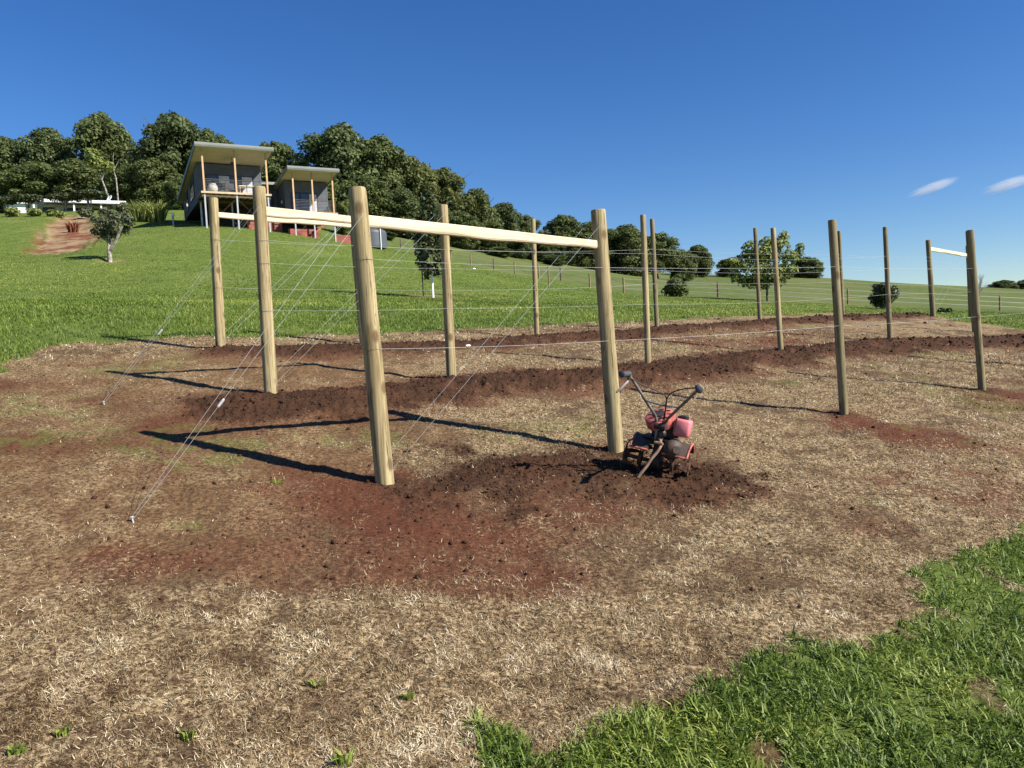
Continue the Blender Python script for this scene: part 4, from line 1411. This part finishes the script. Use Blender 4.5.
GW = 'trees of the wood behind the houses'
WOOD = [
    (6, 138, 126, 24, 0, 'dark tree cut by the left edge on the wooded skyline'),
    (48, 128, 126, 27, 1, 'broad rounded tree second from the left edge on the skyline'),
    (100, 115, 124, 30, 2, 'tallest crown at left, rising above the yellow leaning gum tree'),
    (134, 146, 124, 17, 3, 'low crown in the skyline dip left of the pole house'),
    (172, 115, 118, 31, 4, 'tall bushy crown just left of the pole house roof'),
    (208, 130, 116, 20, 0, 'crown showing above the upper left corner of the pole house'),
    (246, 150, 116, 22, 1, 'low crown peeping over the left pavilion roof'),
    (231, 144, 118, 16, 4, 'crown showing just above the middle of the left pavilion roof'),
    (264, 144, 117, 16, 2, 'crown showing above the right end of the left pavilion roof'),
    (276, 142, 116, 24, 3, 'crown standing in the gap between the two pavilion roofs'),
    (338, 127, 116, 36, 2, 'tallest crown right of the pole house, above its right pavilion'),
    (378, 138, 118, 28, 4, 'broad crown on the skyline above the nearest post'),
    (411, 158, 120, 26, 0, 'crown on the skyline directly above the young white trunked tree'),
    (443, 168, 124, 25, 1, 'crown on the falling skyline above the second frame post of the middle row'),
    (474, 190, 130, 21, 2, 'crown on the falling skyline right of the second middle row post'),
    (502, 203, 136, 18, 3, 'smaller crown low on the falling skyline before the notch'),
    (526, 216, 142, 14, 4, 'smallest crown at the notch where the wood meets the sky'),
    (2, 172, 114, 24, 3, 'lower front tree at the left edge of the wood'),
    (36, 163, 112, 27, 4, 'front tree of the wood above the left carport of the white house'),
    (76, 160, 112, 26, 0, 'front tree of the wood above the white metal roof'),
    (126, 166, 110, 22, 1, 'front tree of the wood right of the yellow leaning gum'),
    (152, 160, 108, 24, 2, 'front tree of the wood between the white house and pole house'),
    (178, 178, 98, 15, 3, 'small front tree hard against the left wall of the pole house'),
    (312, 172, 104, 22, 0, 'front tree directly behind the right pavilion roof'),
    (366, 176, 106, 27, 1, 'front tree of the wood behind the nearest post top'),
    (398, 190, 108, 24, 2, 'front tree of the wood beyond the water tank'),
    (428, 203, 112, 22, 3, 'front tree behind the young white trunked tree'),
    (458, 212, 118, 20, 4, 'front tree behind the far fence, right of the second middle row post'),
    (487, 222, 122, 18, 0, 'front tree behind the middle of the long sawn rail'),
    (514, 232, 128, 16, 1, 'front tree at the right foot of the main wood'),
    (540, 236, 134, 15, 2, 'low front tree below the notch in the skyline'),
]
for a in WOOD:
    put_tree('woodland_tree', *a, group=GW, mat=('leaf_wood', 'leaf_wood_warm', 'leaf_wood_cool', 'leaf_wood')[(a[0] * 7 + a[2]) % 4])
GR = 'trees of the separate grove on the ridge'
for a in ((562, 215, 150, 21, 3, 'left crown of the ridge grove, behind the rail end'),
          (592, 222, 152, 22, 0, 'ridge grove crown directly behind the second nearest post'),
          (624, 226, 152, 24, 2, 'ridge grove crown between the nearest row and two thin posts'),
          (656, 234, 154, 22, 6, 'ridge grove crown behind the pair of thin posts'),
          (681, 250, 156, 12, 4, 'small low crown at the right end of the ridge grove')):
    put_tree('ridge_tree', *a, group=GR)
put_tree('ridge_tree', 698, 245, 185, 16, 3, 'lone round dark tree on the ridge right of the grove', yb=275)
put_tree('ridge_tree', 727, 259, 190, 12, 0, 'small dark tree on the ridge beside the yellow green tree', yb=276)
put_tree('ridge_tree', 806, 257, 195, 18, 1, 'dark flat topped tree on the ridge right of the yellow green tree', yb=280)
put_tree('ridge_tree', 784, 264, 195, 12, 2, 'dark ridge tree partly behind the yellow green tree', yb=279)
put_tree('ridge_tree', 1004, 280, 260, 14, 3, 'far dark tree at the right edge of the horizon, left of its neighbour', yb=294)
put_tree('ridge_tree', 1024, 280, 262, 12, 4, 'far dark tree cut by the right edge of the picture', yb=295)
# low scrub at the foot of the wood
for a in ((385, 232, 98, 12, 0, 'dark scrub bush behind the water tank'), (500, 247, 116, 14, 1, 'dark scrub bush at the foot of the wood behind the rail'),
          (553, 255, 126, 13, 2, 'dark scrub bush behind the fence, left of the rail end'), (348, 200, 92, 14, 3, 'bright green round bush right of the right pavilion')):
    put_tree('scrub_bush', *a[:6], 'bush', mat='leaf_lime' if a[0] == 348 else 'leaf_wood')


def small_tree(name, px, py, d, h, blobs, n, leaf, mat, bark, trunk, label, cat='tree', trunk_name='trunk', aspect=1.8, fill=0.35, extra=None):
    p = at(px, py, d)
    root = empty(name, (p[0], p[1], gz(p[0], p[1])))
    tag(root, label, cat)
    link_mesh('crown', crown_mesh('crown', blobs, n, leaf, int(px), aspect, fill), MAT[mat], root)
    trunk.build(trunk_name, MAT[bark], root, True)
    return root


def blob_cloud(seed, n, cx, cz, rx, rz, br, flat=0.85):
    g = random.Random(seed); out = []
    while len(out) < n:
        x, y, z = g.uniform(-1, 1), g.uniform(-1, 1), g.uniform(-1, 1)
        if x * x + y * y + z * z > 1: continue
        b = br * g.uniform(0.6, 1.35)
        out.append((cx + x * rx, y * rx, cz + z * rz, b, b * g.uniform(.8, 1.1), b * flat))
    return out


# old pale trunked tree standing alone on the lawn
tr = MB()
tr.tube([(0.02, 0, -0.3), (0, 0, 0.0), (-0.03, 0, 0.6), (0.02, 0, 1.15), (0.08, 0, 1.5)], [0.18, 0.14, 0.115, 0.105, 0.08], 10)
tr.tube([(0.02, 0, 1.1), (-0.25, 0.05, 1.7), (-0.35, 0.1, 2.3)], [0.12, 0.09, 0.05], 8)
tr.tube([(0.05, 0, 0.7), (0.45, -0.05, 1.2), (0.85, -0.1, 1.95), (1.15, 0, 2.5)], [0.11, 0.09, 0.075, 0.04], 8)
tr.tube([(0.08, 0, 1.45), (0.2, 0.15, 2.1), (0.3, 0.2, 2.7)], [0.10, 0.07, 0.03], 7)
tr.tube([(-0.25, 0.05, 1.7), (-0.7, -0.2, 2.2)], [0.06, 0.03], 6); tr.tube([(0.6, -0.07, 1.5), (0.7, -0.5, 2.2)], [0.05, 0.025], 6)
small_tree('gnarled_tree', 110, 259, 45, 3.4, blob_cloud(5, 36, 0.15, 2.2, 1.15, 0.8, 0.26), 3000, 0.10, 'leaf_grey', 'bark_pale', tr,
           'small gnarled tree with pale mottled trunk alone on the lawn')

# staked young tree with a white trunk guard
p = at(433, 297, 32)
root = empty('young_tree', (p[0], p[1], gz(p[0], p[1])))
tag(root, 'slender young tree with white guarded trunk in a ring of mulch', 'tree')
g_ = random.Random(3); bl = []
for i in range(60):
    u = i / 59; z = 0.95 + 3.3 * u
    wr_ = 0.92 * (1 - u) ** 0.75 * min(1, 0.6 + 3 * u) + 0.06
    a = i * 2.4; k = g_.uniform(0.2, 0.95)
    b = g_.uniform(0.13, 0.24)
    bl.append((wr_ * k * math.cos(a), wr_ * k * math.sin(a), z, b, b, b * 1.2))
link_mesh('crown', crown_mesh('crown', bl, 2600, 0.10, 44, 2.0, 0.55), MAT['leaf_dark'], root)
tr = MB(); tr.tube([(0, 0, 0.9), (0.02, 0, 2.0), (-0.02, 0.02, 3.2), (0.02, 0, 4.2)], [0.035, 0.03, 0.02, 0.008], 7)
for i in range(12):
    a = i * 2.4; z = 1.4 + 0.2 * i
    tr.tube([(0, 0, z), (0.3 * math.cos(a), 0.3 * math.sin(a), z + 0.3), (0.5 * math.cos(a), 0.5 * math.sin(a), z + 0.45)], [0.012, 0.009, 0.004], 5)
tr.build('trunk', MAT['bark'], root, True)
tg = MB(); tg.tube([(0, 0, -0.1), (0.0, 0, 1.0)], [0.055, 0.05], 10); tg.tube([(0, 0, 0.95), (0.12, 0.0, 1.25)], [0.03, 0.02], 7)
tg.build('trunk_guard', MAT['guard'], root, True)
for px_, h_, lb in ((423, 1.55, 'thin dark stake left of the young white trunked tree'),):
    q = at(px_, 290, 33)
    s_ = MB(); s_.prism([(-0.025, -0.2), (0.025, -0.2), (0.025, h_ - .02), (0.0, h_ + .02), (-0.025, h_ - .02)], 1, -0.006, 0.006); s_.prism([(0.006, -0.2), (0.03, -0.2), (0.03, h_), (0.006, h_)], 0, -0.005, 0.005)
    o = s_.build('stake', MAT['frame'], None); o.location = (q[0], q[1], gz(q[0], q[1])); tag(o, lb, 'stake')

# yellow green tree on the near side of the ridge
tr = trunk_mesh(4.6, 0.10, 9, 9, 0.8, 0.36)
bl = [(-1.9, 0, 2.6, .7, .7, .5), (-1.2, .3, 3.2, .85, .8, .6), (-2.6, -.2, 3.0, .45, .5, .3), (-.5, -.2, 3.6, .8, .7, .6), (.2, .3, 3.0, .8, .8, .7), (.9, 0, 3.9, .7, .6, .6), (1.3, .1, 4.6, .38, .4, .5), (1.5, -.2, 3.0, .75, .7, .6),
      (2.3, .1, 3.2, .5, .5, .4), (2.5, 0, 3.8, .28, .3, .4), (-.9, -.4, 2.2, .85, .8, .6), (.2, -.5, 2.0, .8, .8, .6), (1.2, -.3, 2.1, .75, .7, .6), (-1.5, .3, 1.5, .6, .6, .45), (-.5, .2, 1.3, .7, .7, .45), (1.9, .3, 2.2, .5, .5, .4),
      (-2.3, .1, 2.0, .5, .5, .4), (.0, .1, 4.2, .5, .5, .5), (-1.4, -.3, 4.0, .45, .4, .45), (0.9, 0.4, 1.4, .5, .5, .4)]
small_tree('broad_leaf_tree', 768, 300, 57, 4.8, bl, 4200, 0.16, 'leaf_lime', 'bark', tr, 'loose yellow green tree with ragged crown behind two far posts', fill=0.4)
small_tree('round_bush', 677, 296, 58, 1.4, blob_cloud(11, 18, 0, 0.72, 0.85, 0.5, 0.42), 2600, 0.15, 'leaf_wood', 'bark', trunk_mesh(0.9, 0.05, 4, 6), 'low round green bush at the fence right of two thin posts', 'bush', fill=0.3)
small_tree('round_bush', 885, 305, 45, 1.6, blob_cloud(12, 20, 0, 0.82, 0.62, 0.6, 0.34), 2600, 0.10, 'leaf_dark', 'bark', trunk_mesh(1.1, 0.05, 5, 6), 'dark rounded bush behind the fifth middle row post', 'bush', fill=0.3)
small_tree('low_shrub', 945, 312, 42, 0.4, blob_cloud(13, 6, 0, 0.08, 0.3, 0.05, 0.13), 400, 0.10, 'leaf_dark', 'bark', trunk_mesh(0.3, 0.03, 5, 4), 'tiny dark shrub beside the far end frame', 'shrub')

# bare twiggy sapling at the right
def twiggy():
    g = random.Random(21); mb = MB()
    def grow(p, d, L, r, lv):
        q = p + d * L
        mb.tube([p, p.lerp(q, .5) + Vector((g.uniform(-.04, .04), g.uniform(-.04, .04), 0)) * L, q], [r, r * .8, r * .55], 4)
        if lv == 0: return
        for _ in range(4):
            nd = (d + Vector((g.uniform(-.75, .75), g.uniform(-.75, .75), g.uniform(-.1, .5)))).normalized()
            grow(p.lerp(q, g.uniform(.45, 1)), nd, L * g.uniform(.55, .8), r * .6, lv - 1)
    grow(Vector((0, 0, -0.1)), Vector((0.02, 0, 1)), 0.9, 0.03, 4)
    return mb
p = at(979, 312, 48)
o = twiggy().build('bare_sapling', MAT['twig'], None); o.location = (p[0], p[1], gz(p[0], p[1])); o.scale = (0.85, 0.85, 1.2)
tag(o, 'leafless grey twiggy sapling right of the far end frame', 'sapling')

# yellow gum with leaning pale trunk, pale dead trunk beside it
tr = MB(); tr.tube([(1.3, 0, -5), (0.9, 0, -1.0), (0.4, 0, 1.2), (-.2, 0, 3.2), (-.9, 0, 6.5)], [.16, .13, .11, .09, .05], 8)
tr.tube([(-.1, 0, 3), (.6, 0, 4.6)], [.1, .05], 6)
p = at(108, 196, 100)
root = empty('leaning_gum_tree', (p[0], p[1], gz(p[0], p[1])))
tag(root, 'small yellow leaved gum with leaning white trunk above the white house', 'tree')
dz_ = p[2] - root.location.z
bl = [(-1.0, 0, 5.6, .9, .9, .7), (-.4, .2, 4.9, .8, .8, .6), (.7, 0, 4.6, .7, .7, .55), (-1.6, 0, 4.9, .5, .5, .4), (-1.3, 0, 6.5, .6, .6, .5), (0.1, 0, 4.0, .5, .5, .4)]
link_mesh('crown', crown_mesh('crown', [(b[0], b[1] - 1, b[2] + dz_ - 1.0, *b[3:]) for b in bl], 900, 0.26, 3, 1.8, .4), MAT['leaf_lime'], root)
tr.v = [(v[0], v[1] - 1, v[2] + dz_ - 1.0) for v in tr.v]
tr.build('trunk', MAT['bark_pale'], root, True)
p = at(116, 178, 101)
tr = MB(); hb = p[2] - gz(p[0], p[1])
tr.tube([(0, 0, -1), (0.05, 0, hb * .5), (0, 0, hb), (-.3, 0, hb + 1.3), (-.1, 0, hb + 3.2)], [.11, .10, .08, .04, .02], 8); tr.tube([(-.2, 0, hb + 1.0), (.5, 0, hb + 2.2)], [.06, .03], 6)
o = tr.build('dead_trunk', MAT['bark_pale'], None, True); o.location = (p[0], p[1], gz(p[0], p[1])); tag(o, 'bare white dead trunk beside the leaning yellow gum', 'dead tree')

# clipped flat topped trees in front of the white house
for px_, yt, hw, lb in ((5, 195, 9, 'clipped round tree at the far left edge near the white house'), (27, 193, 15, 'clipped mushroom shaped tree in front of the white carport'),
                        (64, 192, 18, 'left flat topped clipped tree before the white roof'), (88, 189, 19, 'right flat topped clipped tree before the white roof, beside the dish')):
    d = 90.0; p = at(px_, yt, d); zb = gz(p[0], p[1]); h = p[2] - zb; w_ = hw * d / F
    root = empty('clipped_tree', (p[0], p[1], zb)); tag(root, lb, 'tree', 'clipped garden trees by the white house')
    bl = [(w_ * .72 * math.cos(a) * k, w_ * .5 * math.sin(a) * k, h - 0.55 - 0.15 * k, .5, .5, .38) for a in np.linspace(0, 6.28, 12) for k in (.35, 1.0)]
    link_mesh('crown', crown_mesh('crown', bl, 2600, 0.15, int(px_) + 5, 1.6, .3), MAT['leaf_dark'], root)
    tr = MB()
    for k in range(3):
        a = k * 2.1 + px_
        tr.tube([(0.1 * math.cos(a), 0, -.2), (.25 * math.cos(a), .2 * math.sin(a), h * .5), (w_ * .6 * math.cos(a), .4 * math.sin(a), h - .6)], [.10, .08, .04], 6)
    tr.build('trunk', MAT['bark_pale'], root, True)


def strap_clump(name, px, py, d, hw, hpx, n, mat, label, seed, w=0.05, cat='plant'):
    p = at(px, py, d) if d > 20 else (*hit(px, py), 0)
    R_ = hw * d / F; Hh = hpx * d / F
    g = np.random.default_rng(seed)
    V = []
    for _ in range(n):
        a = g.uniform(0, 6.28); rr = R_ * math.sqrt(g.uniform(0, 1)) * .75
        b = np.array([rr * math.cos(a) , rr * math.sin(a) * .6, -.15 if d > 20 else -.005])
        dr = np.array([math.cos(a + g.normal(0, .8)), math.sin(a + g.normal(0, .8)), 0]) * g.uniform(.1, .55) * Hh
        L = Hh * g.uniform(.65, 1.1)
        m_ = b + dr * .4 + np.array([0, 0, L * .7]); e = b + dr * 1.2 + np.array([0, 0, L * g.uniform(.75, 1.05)])
        s = np.array([-math.sin(a), math.cos(a), 0]) * w * .5; s2 = np.array([math.cos(a * 3), math.sin(a * 3), 0]) * w * .5
        V += [b - s2, b + s2, m_ + s2, m_ - s2, m_ - s2, m_ + s2, e + s2 * .2, e - s2 * .2]
    V = np.array(V)
    me = np_mesh(name, V, np.arange(len(V)).reshape(-1, 4), np.repeat(g.uniform(0.2, 1, n), 2))
    o = link_mesh(name, me, MAT[mat]); o.location = (p[0], p[1], gz(p[0], p[1])); tag(o, label, cat)


strap_clump('strappy_plant', 141, 223, 72, 9, 22, 240, 'leaf_lime', 'tall strappy green clump left of the pole house, nearer the gnarled tree', 31, .09)
strap_clump('strappy_plant', 158, 224, 71, 9, 23, 240, 'leaf_lime', 'tall strappy green clump hard against the pole house garden', 32, .09)
MAT['leaf_red'] = leafmat('red_flax_leaf', (0.10, 0.035, 0.02), (0.22, 0.07, 0.04), (0.34, 0.13, 0.07))
strap_clump('flax_plant', 72, 220, 66, 6, 13, 90, 'leaf_red', 'red leaved flax on the bare bank below the white house', 33, .08)
for px_, py_, hw, hp, lb in ((14, 216, 10, 8, 'pale grey green shrub at the left edge below the white house'), (36, 216, 9, 7, 'pale grey green shrub below the carport'), (56, 214, 8, 7, 'pale grey green shrub left of the red flax'),
                             (88, 218, 8, 9, 'grey green shrub right of the red flax'), (122, 218, 9, 14, 'dark green shrub behind the gnarled tree')):
    small_tree('garden_shrub', px_, py_, 78, 1, blob_cloud(int(px_), 10, 0, hp * .05, hw * .07, hp * .03, .35), 900, 0.16, 'leaf_lime' if hp < 9 else 'leaf_grey', 'bark', trunk_mesh(.6, .04, 3, 4), lb, 'shrub')

for px_, py_, hw, hp, n_, lb in ((317, 686, 9, 9, 16, 'small green weed in the dead grass, nearest the picture middle bottom'), (408, 701, 9, 9, 16, 'small green weed just above the lawn clump at the bottom edge'),
                                 (188, 738, 10, 12, 22, 'leafy green weed near the bottom left corner'), (14, 752, 11, 9, 18, 'pale weed cut by the left edge at the bottom'),
                                 (277, 483, 7, 6, 12, 'tiny green weed in the shadow of the nearest post'), (62, 735, 8, 8, 14, 'small grey green weed at lower left'), (345, 765, 12, 16, 26, 'grassy green tuft at the bottom edge left of the lawn clump')):
    d_ = float(np.linalg.norm(hit(px_, py_)))
    strap_clump('weed', px_, py_, d_, hw, hp, n_, 'blade', lb, int(px_), .011, 'weed')

# ------------------------------------------------------------------ the paddock fence
fpx = [(401, 249, 90, 10), (451, 258, 85, 10), (471, 266, 81, 11), (494, 270, 79, 12), (515, 275, 76, 13), (539, 278, 73, 13), (561, 282, 70, 13), (590, 288, 64, 15), (624, 294, 60, 16), (718, 298, 61, 14), (848, 305, 61, 14), (1000, 310, 61, 14), (1130, 316, 61, 14)]
p0 = at(*fpx[0][:3]); org = Vector((p0[0], p0[1], gz(p0[0], p0[1])))
root = empty('paddock_fence', org); tag(root, 'post and wire paddock fence crossing the slope below the wood', 'fence')
tops = []
for i, (px_, py_, d, hp) in enumerate(fpx):
    p = at(px_, py_, d); zb = gz(p[0], p[1]); r_ = 0.075
    o = MB().lathe([(r_, -.3), (r_, 1.15), (r_ * .9, 1.2)], (0, 0, 0), 9).build('post', MAT['post_grey'] if i % 3 else MAT['bark'], root, True)
    o.location = Vector((p[0], p[1], zb)) - org
    tops.append(o.location.copy())
for h_ in (0.35, 0.7, 1.08):
    MB().tube([q + Vector((0, -.08, h_)) for q in tops], 0.009, 4).build('fence_wire', MAT['wire'], root)
q = at(549, 287, 52)
o = MB().lathe([(.05, -.3), (.05, 1.35), (.045, 1.4)], (0, 0, 0), 8).build('marker_post', MAT['post_grey'], None, True)
o.location = (q[0], q[1], gz(q[0], q[1])); tag(o, 'lone thin post on the lawn in front of the paddock fence', 'post')

# ------------------------------------------------------------------ clouds
t = NT('wispy_cloud')
o_ = t.obj()
n_ = t.noise(2.4, 10, t.mapping(o_, (0.8, 1.0, 2.4)), 0.66, 0.9)
ln = t.n('ShaderNodeVectorMath', operation='LENGTH'); t.t.links.new(o_, ln.inputs[0])
fall = t.ramp(ln.outputs['Value'], 1.0, 0.25)
dens = t.math('MULTIPLY', t.ramp(t.math('ADD', t.math('MULTIPLY', n_, 0.8), t.math('MULTIPLY', fall, 0.45)), 0.62, 1.0), t.math('MULTIPLY', fall, 0.016))
pv = t.n('ShaderNodeVolumePrincipled'); t.set(pv.inputs['Density'], dens)
pv.inputs['Color'].default_value = (1, 1, 1, 1); pv.inputs['Anisotropy'].default_value = -0.25
t.t.links.new(pv.outputs[0], t.out.inputs['Volume'])
MAT['cloud'] = t.mat


def cloud(px, py, d, hw, hh, tilt, label, dm):
    import bmesh
    p = at(px, py, d)
    me = bpy.data.meshes.new('wispy_cloud'); bm = bmesh.new(); bmesh.ops.create_icosphere(bm, subdivisions=3, radius=1.0); bm.to_mesh(me); bm.free()
    o = link_mesh('wispy_cloud', me, MAT['cloud'])
    o.location = p; o.scale = (hw * d / F, hw * d / F * 0.5, hh * d / F)
    o.rotation_euler = (0, math.radians(tilt), math.radians(-32))
    tag(o, label, 'cloud', 'small clouds low in the sky')


cloud(934, 187, 4000, 42, 9, -14, 'thin streaky cloud above the far end frame', 1)
cloud(1010, 184, 4000, 42, 11, -12, 'brighter small cloud at the right edge of the sky', 2)


# ------------------------------------------------------------------ camera, sun, sky
cam = bpy.data.cameras.new('camera')
co = bpy.data.objects.new('camera', cam); COL.objects.link(co)
from mathutils import Matrix
co.matrix_world = Matrix(((RT[0], UP[0], -fw[0], 0), (RT[1], UP[1], -fw[1], 0), (RT[2], UP[2], -fw[2], EYE), (0, 0, 0, 1)))
cam.sensor_fit = 'HORIZONTAL'; cam.sensor_width = 36.0
cam.lens = 36.0 * F / 1024.0
cam.clip_start = 0.05; cam.clip_end = 20000
scene.camera = co

SUN_AZ, SUN_EL = math.radians(113), math.radians(38)
sv = Vector((math.sin(SUN_AZ) * math.cos(SUN_EL), math.cos(SUN_AZ) * math.cos(SUN_EL), math.sin(SUN_EL)))
sl = bpy.data.lights.new('sun', 'SUN'); so = bpy.data.objects.new('sun', sl); COL.objects.link(so)
so.rotation_euler = sv.to_track_quat('Z', 'Y').to_euler()
so.location = (30, -20, 40)
sl.energy = 5.0; sl.angle = math.radians(0.53); sl.color = (1.0, 0.945, 0.86)

w = bpy.data.worlds.new('World'); scene.world = w; w.use_nodes = True
nt = w.node_tree; nt.nodes.clear()
sky = nt.nodes.new('ShaderNodeTexSky'); sky.sky_type = 'NISHITA'; sky.sun_disc = False
sky.sun_elevation = SUN_EL; sky.sun_rotation = SUN_AZ
sky.altitude = 0; sky.air_density = 1.0; sky.dust_density = 0.0; sky.ozone_density = 6.0
bg = nt.nodes.new('ShaderNodeBackground'); bg.inputs['Strength'].default_value = 0.066
wo = nt.nodes.new('ShaderNodeOutputWorld')
hs = nt.nodes.new('ShaderNodeHueSaturation'); hs.inputs['Saturation'].default_value = 1.21; hs.inputs['Hue'].default_value = 0.51; hs.inputs['Value'].default_value = 1.0
nt.links.new(sky.outputs[0], hs.inputs['Color']); nt.links.new(hs.outputs[0], bg.inputs[0]); nt.links.new(bg.outputs[0], wo.inputs[0])

scene.view_settings.view_transform = 'Standard'
scene.view_settings.look = 'None'
scene.view_settings.exposure = 0.95
scene.view_settings.gamma = 1.0
scene.cycles.max_bounces = 6
scene.cycles.diffuse_bounces = 3
scene.cycles.transmission_bounces = 4
scene.cycles.transparent_max_bounces = 8
scene.cycles.volume_bounces = 5
